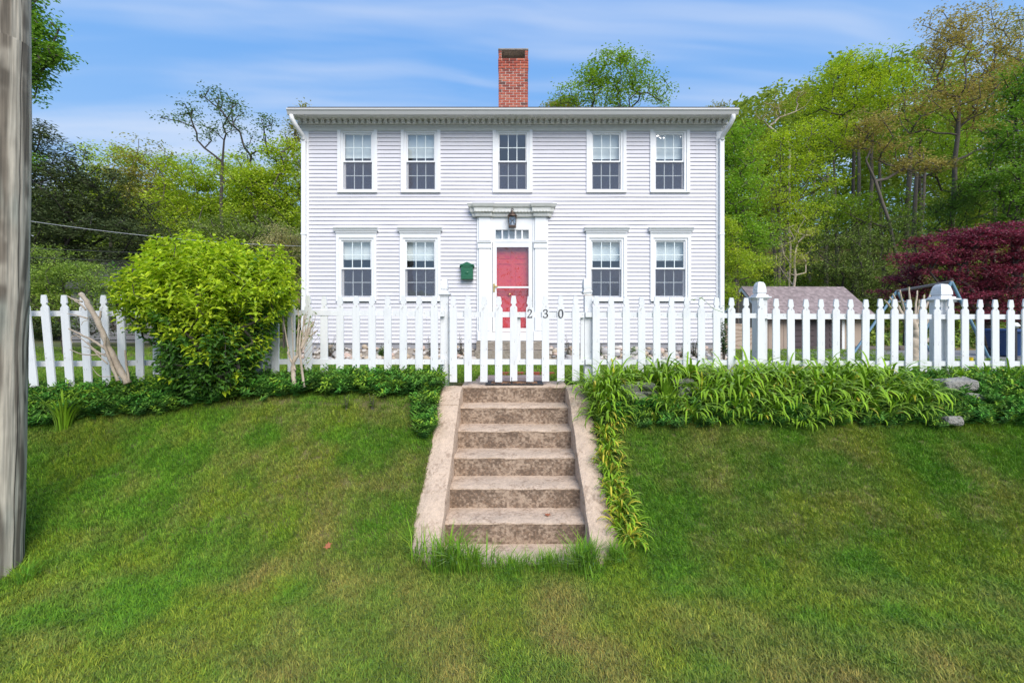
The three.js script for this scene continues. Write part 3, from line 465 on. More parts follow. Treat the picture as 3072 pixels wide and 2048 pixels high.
{ // cobble strip along the foundation
  const cb = new THREE.Group(); cb.name = 'cobble_bed'; cb.userData = { kind: 'structure' }; scene.add(cb); const R = rng(44);
  const gs = [0, 1, 2, 3, 4, 5].map(i => { const g = new THREE.IcosahedronGeometry(1, 2); const p = g.attributes.position; const r = rng(500 + i), ax = [1, 0.5 + 0.28 * r(), 0.7 + 0.25 * r()]; for (let k = 0; k < p.count; k++) { const x = p.getX(k), y = p.getY(k), z = p.getZ(k), f = 0.86 + 0.32 * n3(x * 1.1 + i * 5, y * 1.1, z * 1.1, 290); p.setXYZ(k, x * f * ax[0], y * f * ax[1], z * f * ax[2]); } const c = new THREE.BufferGeometry(); c.setAttribute('position', p); c.setAttribute('uv', g.attributes.uv); c.computeVertexNormals(); return toCreasedNormals(c, 1.2); });
  const all = []; for (let i = 0; i < 760; i++) { const x = lerp(WX0 + 0.02, WX1 - 0.02, R()), dz = 0.03 + 0.56 * Math.pow(R(), 0.9); if (Math.abs(x) < 0.86) continue; all.push({ x, dz, r: 0.036 + 0.055 * R() * R() + (R() < 0.06 ? 0.05 : 0) }); }
  all.sort((a, b) => b.r - a.r); const rest = [];
  all.forEach((q, i) => { const g = gs[(R() * 6) | 0], mat = M['cobble' + ((R() * 6) | 0)], y = gy(q.x, ZH + q.dz) + q.r * 0.35 + 0.25 * sm(0.58, 0.02, q.dz) * (0.85 + 0.2 * R()); const e = new THREE.Euler((R() - 0.5) * 0.8, R() * 6.3, (R() - 0.5) * 0.8); if (i < 300) { const m = mesh('cobble', g, mat, cb); m.position.set(q.x, y, ZH + q.dz); m.rotation.copy(e); m.scale.setScalar(q.r); } else { const c = g.clone(); c.applyMatrix4(new THREE.Matrix4().compose(V(q.x, y, ZH + q.dz), new THREE.Quaternion().setFromEuler(e), V(q.r, q.r, q.r))); rest.push(c); } });
  mesh('small_cobbles', rest, M.cobble0, cb, 'stuff');
  { const g = sbox(WX0, WX1, -0.3, -0.02, ZH, ZH + 0.55, 60, 1, 6), p = g.attributes.position; for (let i = 0; i < p.count; i++) if (p.getY(i) > -0.1) p.setY(i, -0.10 + 0.22 * sm(0.55, 0.0, p.getZ(i) - ZH)); mesh('gravel_base', rough(g, 0.05, 3, 292), M.foundation_stone, cb); }
}
// ---------------------------------------------------------------- picket fence
const dF = px => px < 930 ? lerp(5.2, 5.6, clamp((px - 60) / 870)) : px < 1540 ? lerp(5.6, 5.7, (px - 930) / 610) : lerp(5.7, 5.86, (px - 1540) / 1500);
const drop = px => -0.035 * sm(1750, 2500, px);
const pickets = (() => { // gothic picket, three slightly different boards
  return [0, 1, 2, 3].map(i => { const h = 0.0435, T = 1.06, o = 0.002 * (i - 1.5), s = new THREE.Shape(); s.moveTo(-h, 0); s.lineTo(h, 0.003 * (i - 1)); s.lineTo(h, T - 0.152); s.lineTo(0.036 + o, T - 0.134); s.quadraticCurveTo(0.018, T - 0.125, 0.021, T - 0.108); s.quadraticCurveTo(0.024, T - 0.096, 0.035, T - 0.090); s.lineTo(0.033, T - 0.072); s.quadraticCurveTo(0.029, T - 0.03, 0.021 + o, T - 0.002); s.lineTo(-0.021, T); s.quadraticCurveTo(-0.029, T - 0.03, -0.033, T - 0.072); s.lineTo(-0.035, T - 0.09); s.quadraticCurveTo(-0.024, T - 0.096, -0.021, T - 0.108); s.quadraticCurveTo(-0.018, T - 0.125, -0.036, T - 0.134); s.lineTo(-h, T - 0.152); s.closePath(); const g = metric(new THREE.ExtrudeGeometry(s, { depth: 0.016, bevelEnabled: true, bevelSize: 0.0018, bevelThickness: 0.0018, bevelSegments: 1, curveSegments: 4 })); const uv = g.attributes.uv; for (let k = 0; k < uv.count; k++) uv.setXY(k, uv.getX(k) + i * 0.231, uv.getY(k) + i * 0.37); return g; });
})();
const fr = rng(64);
function addPicket(parent, px, lean = 0) {
  const d = dF(px), m = mesh('picket', pickets[(fr() * 4) | 0], M.fence_paint, parent), b = P(px, HY, d);
  m.position.set(b.x + lean * 0.5 * d / F, 0.046 + drop(px) + (fr() - 0.5) * 0.012, -d + 0.026); m.rotation.set((fr() - 0.5) * 0.012, 0, Math.atan(lean / 272) + (fr() - 0.5) * 0.010); return m;
}
const nailG = new THREE.CylinderGeometry(0.0035, 0.0035, 0.003, 6).rotateX(Math.PI / 2); std('rust', { roughness: 0.9, color: C(0.20, 0.10, 0.05) });
function addRail(parent, p0, p1, y0, y1, h = 0.062) {
  const a = V(P(p0, HY, dF(p0)).x, y0, -dF(p0)), b = V(P(p1, HY, dF(p1)).x, y1, -dF(p1)), L = a.distanceTo(b), g = metric(rough(new THREE.BoxGeometry(L, h, 0.034, Math.ceil(L / 0.25), 1, 1), 0.006, 3, 300 + p0)), m = mesh('rail', g, M.fence_paint, parent);
  m.position.copy(a).lerp(b, 0.5); m.position.z += 0.004; m.rotation.order = 'YZX'; m.rotation.y = Math.atan2(-(b.z - a.z), b.x - a.x); m.rotation.z = Math.asin((b.y - a.y) / L); return m;
}
const sq = (prof) => { const g = new THREE.LatheGeometry(prof.map(p => new THREE.Vector2(p[0] * Math.SQRT2, p[1])), 4).rotateY(Math.PI / 4).toNonIndexed(); g.computeVertexNormals(); return g; };
function addPost(parent, px, w, top, dz, cap = true, sc = 1) {
  const d = dF(px), x = P(px, HY, d).x, p = mesh('post', metric(rbox(-w / 2, w / 2, -0.25, top, -w / 2, w / 2, 0.006)), M.fence_paint, parent); p.position.set(x, 0, -d - dz);
  if (cap) { const c = mesh('cap', metric(sq([[0, top], [w * 0.58, top], [w * 0.6, top + 0.012], [w * 0.76, top + 0.02], [w * 0.76, top + 0.034], [w * 0.56, top + 0.042], [w * 0.56, top + 0.058], [w * 0.40, top + 0.066], [w * 0.38, top + 0.082], [w * 0.45, top + 0.088], [w * 0.44, top + 0.125 * sc], [w * 0.36, top + 0.19 * sc], [w * 0.25, top + 0.222 * sc], [0, top + 0.232 * sc]])), M.fence_paint, p); }
  return p;
}
{
  const left = group('picket_fence', 'white picket fence left of the gate with shrub growing through it', 'fence');
  for (const px of [-180, -125, -70, -14, 41, 97, 152.7, 208, 264.5, 321, 371, 424, 476, 527, 578, 629, 680, 730, 780, 830, 878, 928, 975.6, 1023, 1071, 1118.5, 1166, 1211, 1258.6, 1305]) addPicket(left, px + 0, px < 480 ? 28 * (1 - (Math.max(px, 41) - 97) / 420) : 0);
  addRail(left, -210, 800, 0.885, 0.895); addRail(left, 802, 1334, 0.905, 0.885); addRail(left, -210, 800, 0.302, 0.30); addRail(left, 802, 1334, 0.305, 0.29);
  addPost(left, 801, 0.09, 0.98, 0.07, false); addPost(left, 1331, 0.098, 1.108, 0.075);
  const right = group('picket_fence', 'white picket fence between the gate and the large capped corner post', 'fence');
  for (const px of [1787, 1832, 1877.5, 1923, 1968.4, 2013, 2057, 2101.6, 2147, 2191, 2235, 2278.5, 2325, 2369.5, 2414, 2458.5, 2502.5, 2547, 2590, 2634, 2677, 2720, 2763, 2805, 2845]) addPicket(right, px);
  addRail(right, 1756, 2290, 0.878, 0.862); addRail(right, 2291, 2850, 0.86, 0.85); addRail(right, 1756, 2290, 0.285, 0.268); addRail(right, 2291, 2850, 0.262, 0.25);
  const bp = addPost(right, 1767, 0.10, 1.118, 0.075, false); // its cap has worked loose and sits askew
  const raw = mesh('raw_wood', rbox(-0.052, 0.05, 1.118, 1.127, -0.05, 0.05, 0.002), M.cut_wood, bp);
  const bc = mesh('cap', metric(sq([[0, 0], [0.05, 0], [0.052, 0.012], [0.058, 0.02], [0.058, 0.036], [0.045, 0.045], [0.045, 0.062], [0.04, 0.066], [0.044, 0.075], [0.043, 0.11], [0.034, 0.17], [0.024, 0.195], [0, 0.2]])), M.fence_paint, bp); bc.position.set(-0.012, 1.14, 0.0); bc.rotation.set(0.03, 0.1, 0.10);
  addPost(right, 2291, 0.132, 1.072, 0.09); addPost(right, 2850, 0.172, 1.05, 0.11);
  const far = group('picket_fence', 'short run of white picket fence beyond the large capped corner post', 'fence');
  for (const px of [2888, 2933, 2979, 3024, 3068, 3112, 3157, 3202, 3246, 3291, 3335]) addPicket(far, px);
  addRail(far, 2858, 3360, 0.85, 0.85); addRail(far, 2858, 3360, 0.25, 0.25);
  mesh('hinge', [rbox(P(2860, HY, dF(2860)).x - 0.012, P(2860, HY, dF(2860)).x + 0.03, 0.815, 0.885, -dF(2860) + 0.02, -dF(2860) + 0.028, 0.002), rbox(P(2860, HY, dF(2860)).x - 0.012, P(2860, HY, dF(2860)).x + 0.03, 0.215, 0.285, -dF(2860) + 0.02, -dF(2860) + 0.028, 0.002)], M.fence_paint, far);
  const gate = group('picket_gate', 'white picket gate with the number 230 at the top of the steps', 'gate');
  for (const px of [1361, 1405, 1452, 1496, 1541, 1589, 1636, 1681.4, 1726.5]) addPicket(gate, px);
  addRail(gate, 1347, 1752, 0.882, 0.872, 0.066); addRail(gate, 1347, 1752, 0.292, 0.282, 0.066);
  for (const px of [1350, 1748, 1556]) { const x = P(px, HY, dF(px)).x; mesh('stile', metric(rbox(x - 0.024, x + 0.024, 0.26, 0.91, -dF(px) - 0.035, -dF(px) - 0.014, 0.003)), M.fence_paint, gate); }
  mesh('drop_bar', tube([V(P(1535, HY, 5.7).x, 0.1, -5.66), V(P(1535, HY, 5.7).x, 0.0, -5.66)], 0.006, 6), M.black_iron, gate);
  const font = await new FontLoader().loadAsync('fonts/droid/droid_serif_regular.typeface.json');
  [['2', 1589], ['3', 1636], ['0', 1681.4]].forEach(([t, px]) => { const g = new TextGeometry(t, { font, size: 0.104, depth: 0.006, bevelEnabled: false, curveSegments: 6 }); g.computeBoundingBox(); const b = g.boundingBox; g.translate(-(b.min.x + b.max.x) / 2, -(b.min.y + b.max.y) / 2, 0); const m = mesh('house_number', g, M.black_iron, gate); m.position.set(P(px, HY, dF(px)).x, 0.89, -dF(px) + 0.0465); m.scale.x = 0.95; });
}
{ // utility pole
  const d = 3.55, b = P(52, 1742, d), up = group('utility_pole', 'weathered grey wooden utility pole standing in the lawn', 'utility pole', [b.x - 0.185, 0, -d]);
  const pts = [], rr = []; for (let i = 0; i <= 40; i++) { const y = -1.6 + i * 0.22; pts.push(V(0.012 * y + 0.02 * Math.sin(y * 0.7), y, 0)); rr.push(0.185 - 0.004 * i * 0.22 + (fbm(i * 0.5, 3, 2, 310) - 0.5) * 0.008); }
  const g = tube(pts, rr, 28), uv = g.attributes.uv; for (let i = 0; i < uv.count; i++) uv.setXY(i, (i % 29) / 28, uv.getY(i) / 4.6);
  mesh('shaft', g, M.pole_wood, up);
  for (const [y, a] of [[0.62, 0.5], [0.15, 0.2], [-0.42, 0.35]]) mesh('staple', rbox(-0.012, 0.012, y, y + 0.05, 0.17, 0.185, 0.003).rotateY(a + 0.3), M.rust, up);
}
{ // wires crossing the side yard to the house
  const wire = (a, b, sag, r, m, label) => { const pts = []; for (let i = 0; i <= 24; i++) { const t = i / 24, p = a.clone().lerp(b, t); p.y -= sag * 4 * t * (1 - t); pts.push(p); } tag(mesh('overhead_wire', tube(pts, r, 5), m), label, 'wire'); };
  wire(P(-60, 640, 9), P(905, 738, 11.2), 0.12, 0.0042, M.cable_silver, 'pale overhead wire running past the dark evergreen to the house, highest of three');
  wire(P(-60, 735, 9), P(905, 768, 11.4), 0.05, 0.005, M.cable_black, 'thin black overhead wire between the two others');
  wire(P(-60, 765, 9), P(905, 792, 11.4), 0.04, 0.004, M.cable_black, 'thin black overhead wire, lowest of three');
}
{ // dry stones showing in the lily bed
  const sw = group('stone_wall', 'old dry stone retaining wall half hidden by the daylilies', 'stone wall'); const R = rng(71);
  for (const [px, py, w, h, d] of [[1882, 1162, 62, 18, 5.32], [1933, 1156, 50, 26, 5.33], [1912, 1178, 120, 13, 5.3], [1888, 1194, 100, 20, 5.27], [2058, 1176, 64, 38, 5.3], [2042, 1146, 66, 18, 5.36], [2195, 1166, 100, 16, 5.32], [2330, 1176, 120, 20, 5.3], [2450, 1180, 80, 24, 5.3], [2602, 1164, 56, 24, 5.3], [2628, 1186, 70, 24, 5.26], [2866, 1152, 96, 34, 5.24], [2900, 1186, 60, 16, 5.2], [2800, 1188, 80, 20, 5.2], [2842, 1262, 50, 26, 4.9]]) {
    const b = P(px, py, d), hw = w * d / F / 2, hh = h * d / F / 2, g = rough(new RoundedBoxGeometry(hw * 2, hh * 2, 0.24, 3, Math.min(hh * 0.85, 0.05)), 0.06, 5 + R() * 3, 320 + ((px * 7) % 50)); const s = mesh('stone', metric(rough(g, 0.018, 16, 330)), M.field_stone, sw); s.position.copy(b); s.rotation.set((R() - 0.5) * 0.15, (R() - 0.5) * 0.3, (R() - 0.5) * 0.16);
  }
}

// ---------------------------------------------------------------- plants: leaf-by-leaf geometry
class Leaves {                                                           // collects small faces with a colour each
  constructor() { this.p = []; this.n = []; this.c = []; this.i = []; }
  vert(v, n, c) { this.p.push(v.x, v.y, v.z); this.n.push(n.x, n.y, n.z); this.c.push(c[0], c[1], c[2]); return this.p.length / 3 - 1; }
  // a pointed leaf: base, axis (unit), side (unit), length, width, fold and droop
  leaf(b, ax, sd, L, W, c, fold = 0.25, curl = 0.15) {
    const nn = V().crossVectors(ax, sd).normalize(); if (nn.y < 0) nn.negate();
    const mid = b.clone().addScaledVector(ax, L * 0.45), tip = b.clone().addScaledVector(ax, L).addScaledVector(nn, -curl * L);
    const l = mid.clone().addScaledVector(sd, W / 2).addScaledVector(nn, fold * W * 0.5), r = mid.clone().addScaledVector(sd, -W / 2).addScaledVector(nn, fold * W * 0.5);
    const nl = nn.clone().addScaledVector(sd, -fold).normalize(), nr = nn.clone().addScaledVector(sd, fold).normalize();
    let a = this.vert(b, nl, c), d = this.vert(tip, nl, c), e = this.vert(l, nl, c); this.i.push(a, d, e);
    a = this.vert(b, nr, c); d = this.vert(tip, nr, c); e = this.vert(r, nr, c); this.i.push(a, e, d);
  }
  ribbon(pts, w, sd, c, c2 = c) {                                        // strap leaf along points, tapering to its tip
    const n = pts.length; let o = this.p.length / 3;
    for (let k = 0; k < n; k++) { const t = k / (n - 1), ww = w * (k === n - 1 ? 0.04 : Math.min(1, 0.55 + t * 1.2) * (1 - t * t * 0.55)) / 2, d = pts[Math.min(n - 1, k + 1)].clone().sub(pts[Math.max(0, k - 1)]).normalize(), nn = V().crossVectors(sd, d).normalize(), cc = mixc(c, c2, t); this.vert(pts[k].clone().addScaledVector(sd, ww), nn, cc); this.vert(pts[k].clone().addScaledVector(sd, -ww), nn, cc); }
    for (let k = 0; k < n - 1; k++) { const a = o + k * 2; this.i.push(a, a + 1, a + 2, a + 1, a + 3, a + 2); }
  }
  geo() { const g = new THREE.BufferGeometry(); g.setAttribute('position', new THREE.Float32BufferAttribute(this.p, 3)); g.setAttribute('color', new THREE.Float32BufferAttribute(this.c, 3)); g.setIndex(this.i); g.computeVertexNormals(); return g; }
}
const gauss = R => (R() + R() + R() + R() - 2) * 0.86;
function rdir(R, up = 0) { const a = R() * 2 * Math.PI, y = R() * 2 - 1, r = Math.sqrt(1 - y * y); return V(r * Math.cos(a), y + up, r * Math.sin(a)).normalize(); }
function instanced(name, g, mat, list, label, category) {                // list: [position, quaternion, scale, colour]
  const im = new THREE.InstancedMesh(g, mat, list.length), m = new THREE.Matrix4(), s = V(), col = new THREE.Color();
  list.forEach(([p, q, k, c], i) => { m.compose(p, q, s.set(...(Array.isArray(k) ? k : [k, k, k]))); im.setMatrixAt(i, m); if (c) im.setColorAt(i, col.setRGB(...c)); });
  im.name = numbered(name); im.castShadow = im.receiveShadow = true; tag(im, label, category, null, 'stuff'); scene.add(im); return im;
}
const qy = (R, tilt = 0.15) => new THREE.Quaternion().setFromEuler(new THREE.Euler((R() - 0.5) * 2 * tilt, R() * 6.283, (R() - 0.5) * 2 * tilt));

{ // lawn: tufts of single blades
  const tuft = (seed, n, h, spread, w, dry) => { const R = rng(seed), L = new Leaves(); for (let i = 0; i < n; i++) { const a = R() * 6.283, b = V(Math.cos(a) * spread * Math.sqrt(R()), -0.006, Math.sin(a) * spread * Math.sqrt(R())), hh = h * (0.55 + 0.6 * R()), a2 = R() * 6.283, out = hh * (0.25 + 0.75 * R()), dir = V(Math.cos(a2), 0, Math.sin(a2)), sd = V(-dir.z, 0, dir.x); const k = 0.75 + 0.5 * R(), straw = R() < dry; const c = straw ? [1.5 * k, 1.18 * k, 1.1 * k] : [k * (0.9 + 0.25 * R()), k, k * 0.9]; L.ribbon([b, b.clone().addScaledVector(dir, out * 0.3).add(V(0, hh * 0.62, 0)), b.clone().addScaledVector(dir, out).add(V(0, hh * (0.85 + 0.2 * R()), 0))], w * (0.7 + 0.6 * R()), sd, c); } return L.geo(); };
  const R = rng(801), vars = [tuft(1, 15, 0.040, 0.035, 0.0042, 0.10), tuft(2, 15, 0.034, 0.04, 0.004, 0.28), tuft(3, 13, 0.052, 0.035, 0.0045, 0.06)], lists = [[], [], []];
  const col = (x, z) => { const k = grassPatch(x, z), n = fbm(x * 9, z * 9, 2, 811), y = fbm(x * 2.2 + 5, z * 2.2, 3, 813); let c = mixc([0.32, 0.285, 0.085], [0.115, 0.275, 0.014], clamp(k * 1.35 + 0.02)); c = mixc(c, [0.22, 0.31, 0.018], sm(0.5, 0.72, y) * 0.55); return c.map(v => v * (0.78 + 0.5 * n)); };
  const inSteps = (x, d) => Math.abs(x - STX) < 0.87 && d > 3.72 && d < 6.0 || (Math.abs(x) < 0.5 && d < 6.75 && d > 5.9);
  for (let i = 0; i < 150000; i++) {
    const d = 1.7 + 3.65 * Math.pow(R(), 0.8), x = (R() * 2 - 1) * (d * 1.16 + 2.2); if (inSteps(x, d)) continue;
    if (d > 5.12 - (x > 0.9 ? 0.16 : 0) + 0.12 * (fbm(x * 2, 1, 2, 815) - 0.5)) { if (R() < (x < -0.9 && d < 5.3 ? 0.6 : 0.9)) continue; }
    const k = grassPatch(x, -d), v = R() < 0.30 + 0.45 * (1 - k) ? 1 : R() < 0.25 * k ? 2 : 0;
    lists[v].push([V(x, gy(x, -d), -d), qy(R, 0.2), 0.75 + 0.5 * R() + 0.25 * (k - 0.5), col(x, -d)]);
  }
  for (let i = 0; i < 30000; i++) {                                      // the yard behind the fence
    const d = 5.35 + 9 * Math.pow(R(), 1.5), x = (R() * 2 - 1) * (d * 1.16); if (inSteps(x, d) || (d > 9.9 && x > WX0 - 0.1 && x < WX1 + 0.1) || x > 9 + R() * 2 && d > 9) continue;
    const c = col(x * 0.7 + 40, -d * 0.5 - 30); lists[R() < 0.5 ? 0 : 2].push([V(x, gy(x, -d), -d), qy(R, 0.2), 1.0 + 0.5 * R(), mixc(c, [0.17, 0.29, 0.022], 0.6)]);
  }
  lists.forEach((l, i) => instanced('lawn_grass', vars[i], M.blade, l, ['short green mown grass of the lawn', 'dry straw coloured grass patches of the lawn', 'longer fresh green grass of the lawn'][i], 'grass'));
  // long uncut grass round the foot of the steps, the pole and the fence
  const lg = tuft(9, 14, 0.19, 0.05, 0.0055, 0.04), ll = [];
  const spot = (px, py, d, sx, n, s) => { for (let i = 0; i < n; i++) { const q = P(px, py, d), x = q.x + gauss(R) * sx, z = -d + gauss(R) * 0.07; if (Math.abs(x - STX) < 0.905 && -z > 3.68) continue; ll.push([V(x, gy(x, z) + 0.0, z), qy(R, 0.2), s * (0.6 + 0.7 * R()), [0.13 + 0.05 * R(), 0.30 + 0.06 * R(), 0.02]]); } };
  spot(1270, 1600, 3.95, 0.10, 60, 1.0); spot(1300, 1620, 3.66, 0.10, 60, 1.3); spot(1350, 1650, 3.6, 0.12, 60, 1.35); spot(1420, 1680, 3.6, 0.12, 50, 0.95); spot(1530, 1690, 3.6, 0.16, 60, 0.7); spot(1640, 1690, 3.6, 0.16, 70, 0.75); spot(1745, 1680, 3.6, 0.10, 70, 1.1); spot(1850, 1690, 3.66, 0.10, 22, 0.8); spot(70, 1730, 3.45, 0.08, 16, 0.7);
  for (let i = 0; i < 190; i++) { const px = 60 + 3010 * R(), d = dF(px) - 0.05 + 0.12 * R(), x = P(px, HY, d).x; if (Math.abs(x) > 0.75) ll.push([V(x, gy(x, -d), -d), qy(R, 0.2), 0.35 + 0.45 * R(), [0.12, 0.27, 0.018]]); }
  instanced('long_grass', lg, M.blade, ll, 'long uncut grass blades round the steps and fence posts', 'grass');
}
{ // periwinkle ground cover along the fence
  const R = rng(821), L = new Leaves();
  for (let s = 0; s < 5; s++) { const a = R() * 6.28, dir = V(Math.cos(a) * 0.75, 0.55 + 0.4 * R(), Math.sin(a) * 0.75).normalize(); for (let k = 0; k < 5; k++) { const t = 0.02 + 0.026 * k, b = dir.clone().multiplyScalar(t); for (const f of [-1, 1]) { const az = a + (k % 2) * 1.57 + (f > 0 ? 0 : 3.14) + (R() - 0.5) * 0.6, ax = V(Math.cos(az), 0.25 + 0.3 * R() + (k > 3 ? 0.6 : 0), Math.sin(az)).normalize(), sd = V().crossVectors(ax, V(0, 1, 0)).normalize(), q = 0.7 + 0.6 * R(); L.leaf(b, ax, sd, 0.034 + 0.016 * R(), 0.017, k > 3 ? [1.9 * q, 1.5 * q, 1.2 * q] : [q, q, q], 0.3, 0.2); } } }
  const g = L.geo(), list = []; const add = (x, d, h) => list.push([V(x, gy(x, -d) + h, -d), qy(R, 0.35), 0.8 + 0.6 * R(), (R() < 0.16 ? [0.15, 0.30, 0.025] : [0.05 + 0.03 * R(), 0.17 + 0.06 * R(), 0.026])]);
  for (let i = 0; i < 2700; i++) { const px = -180 + 1530 * R(), d = dF(px) + 0.06 - 0.62 * Math.pow(R(), 0.8), x = P(px, HY, d).x; if (x > -0.86) continue; const edge = 0.16 * fbm(x * 2, 3, 3, 823) + 0.02; if (d < dF(px) - 0.48 + edge) continue; add(x, d, 0.10 * R() + 0.05 * fbm(x * 3, d * 3, 2, 825)); }
  for (let i = 0; i < 120; i++) { const d = 4.72 + 0.53 * R(), x = -0.89 - 0.16 * R() * sm(4.6, 5.2, d); add(x, d, 0.06 * R()); }
  for (let i = 0; i < 1100; i++) { const px = 2700 + 680 * R(), d = 4.85 + 0.95 * R(), x = P(px, HY, d).x; add(x, d, 0.10 * R()); }
  for (let i = 0; i < 420; i++) { const px = 1800 + 1000 * R(), d = 4.85 + 0.3 * R(), x = P(px, HY, d).x; add(x, d, 0.05 * R()); }
  instanced('periwinkle', g, M.leaf_gloss, list, 'dark glossy periwinkle ground cover along the picket fence', 'ground cover');
  const fg = new THREE.BufferGeometry(), fp = [], fi = [], fn = []; for (let k = 0; k < 5; k++) { const a = k * 1.2566, o = fp.length / 3; for (const [r, da, y] of [[0, 0, 0], [0.013, -0.42, 0.004], [0.0165, 0.25, 0.005], [0.008, 0.5, 0.003]]) { fp.push(Math.cos(a + da) * r, y, Math.sin(a + da) * r); fn.push(0, 1, 0); } fi.push(o, o + 1, o + 2, o, o + 2, o + 3); } fg.setAttribute('position', new THREE.Float32BufferAttribute(fp, 3)); fg.setAttribute('normal', new THREE.Float32BufferAttribute(fn, 3)); fg.setIndex(fi);
  for (const [px, py] of [[248, 1158], [330, 1180], [332, 1193], [275, 1192], [434, 1173], [485, 1173], [700, 1218], [706, 1195], [712, 1208], [763, 1212], [998, 1152], [1180, 1171], [1132, 1189], [1295, 1158], [1310, 1177], [2330, 1130], [2325, 1140], [2910, 1222], [3017, 1136], [3000, 1168]]) { const d = px < 2000 ? dF(px) - 0.30 : 5.05, q = P(px, py, d); const f = mesh('periwinkle_flower', fg, M.petal); f.position.copy(q); f.rotation.set(0.9 + 0.4 * R(), R() * 2, 0); f.scale.setScalar(0.9 + 0.4 * R()); tag(f, px < 2000 ? 'small violet periwinkle flower in the ground cover left of the steps' : 'small violet periwinkle flower in the bed right of the steps', 'flower', px < 2000 ? 'periwinkle flowers left of the steps' : 'periwinkle flowers right of the steps'); }
}
{ // daylilies: clumps of arching strap leaves
  const clump = (seed, n, len, yel, lie, wd = 1, st = 0) => { const R = rng(seed), L = new Leaves(); for (let i = 0; i < n; i++) { const a = R() * 6.283, out = V(Math.cos(a), 0, Math.sin(a)), sd = V(-out.z, 0, out.x).addScaledVector(V(0, 1, 0), (R() - 0.5) * 0.5).normalize(), l = len * (0.55 + 0.6 * R()), up = (lie ? 0.5 : 0.95) + 0.5 * R() + st, bend = (0.6 + 1.0 * R()) * (st ? 0.35 : 1), b = out.clone().multiplyScalar(0.05 * R()), pts = []; let el = Math.min(1.5, up * 1.05), p = b.clone(); for (let k = 0; k < 8; k++) { pts.push(p.clone()); p.addScaledVector(out, Math.cos(el) * l / 7).add(V(0, Math.sin(el) * l / 7, 0)); el -= bend * (0.08 + 0.085 * k); } const q = 0.7 + 0.6 * R(), y = R() < yel; const c = y ? [0.36 * q, 0.37 * q, 0.025] : [0.20 * q, 0.37 * q, 0.015], c2 = y && R() < 0.5 ? [0.55 * q, 0.44 * q, 0.06] : [c[0] * 1.15, c[1] * 1.05, c[2]]; L.ribbon(pts, (0.024 + 0.009 * R()) * wd, sd, c, c2); } return L.geo(); };
  const protos = {}; const get = (kind) => protos[kind] ??= ({ big: [1, 2, 3].map(s => clump(840 + s, 38, 0.54, 0.06)), yel: [1, 2].map(s => clump(850 + s, 26, 0.40, 0.33)), low: [1, 2].map(s => clump(860 + s, 26, 0.42, 0.06, true)) })[kind];
  const R = rng(870); let made = 0;
  const put = (kind, x, d, s, label, grp) => { const gs = get(kind), m = mesh('daylily', gs[(R() * gs.length) | 0], M.blade); m.position.set(x, gy(x, -d) - 0.01, -d); m.rotation.y = R() * 6.28; m.scale.setScalar(s); tag(m, label, 'daylily', grp); made++; };
  const rows = [['green daylily clump growing up against the fence pickets right of the steps', 'daylilies against the pickets'], ['green daylily clump among the stones of the old wall', 'daylilies among the wall stones'], ['green daylily clump along the lawn edge of the bed below the stones', 'daylilies at the lawn edge']];
  const upper = ['green daylily clump at the end of the bed round the large corner post', 'daylilies round the corner post'], edge = ['yellow tipped daylily clump beside the right cheek wall of the steps', 'daylilies beside the steps'];
  for (let px = 1790; px < 2800; px += 30) for (let r = 0; r < 3; r++) { const d = [5.46, 5.16, 4.98][r] + 0.1 * (R() - 0.5), q = px + 30 * (R() - 0.5); if (r === 0 && (q < 1815 || (q > 2590 && R() < 0.5))) continue; if (r === 1 && ((q > 1840 && q < 1975) || (q > 2020 && q < 2095))) continue; if (r === 2 && q > 1850 && q < 1960 && R() < 0.6) continue; put(r === 2 && R() < 0.3 ? 'low' : 'big', P(q, HY, d).x, d, (r === 0 ? 1.05 : r === 1 ? 1.0 : q > 1830 && q < 1985 ? 0.5 : 0.82) * (0.75 + 0.45 * R()), ...rows[r]); }
  for (const [px, d, s] of [[2900, 5.5, 0.8], [2960, 5.55, 0.75], [3030, 5.45, 0.95], [3090, 5.4, 1.0], [2770, 5.1, 0.85], [2720, 5.08, 0.85], [3000, 5.35, 0.6]]) put('big', P(px, HY, d).x, d, s, ...upper);
  for (let d = 5.3; d > 3.66; d -= 0.075) for (let k = 0; k < 2; k++) put(d > 4.9 ? 'big' : 'yel', 0.93 + 0.11 * R() + (d > 4.8 ? 0.12 : 0) - 0.03 * (k), d + 0.05 * R(), (d > 4.9 ? 0.85 : 0.62) * (0.8 + 0.35 * R()), ...edge);
  const cl = clump(881, 90, 0.36, 0.0, false, 0.45, 0.25); const dm = mesh('daffodil_clump', cl, M.blade); const b = P(190, 1225, 4.86); dm.position.set(b.x, gy(b.x, b.z), b.z); dm.scale.set(1.5, 1.15, 1.2); tag(dm, 'clump of narrow upright daffodil leaves near the utility pole', 'plant');
}

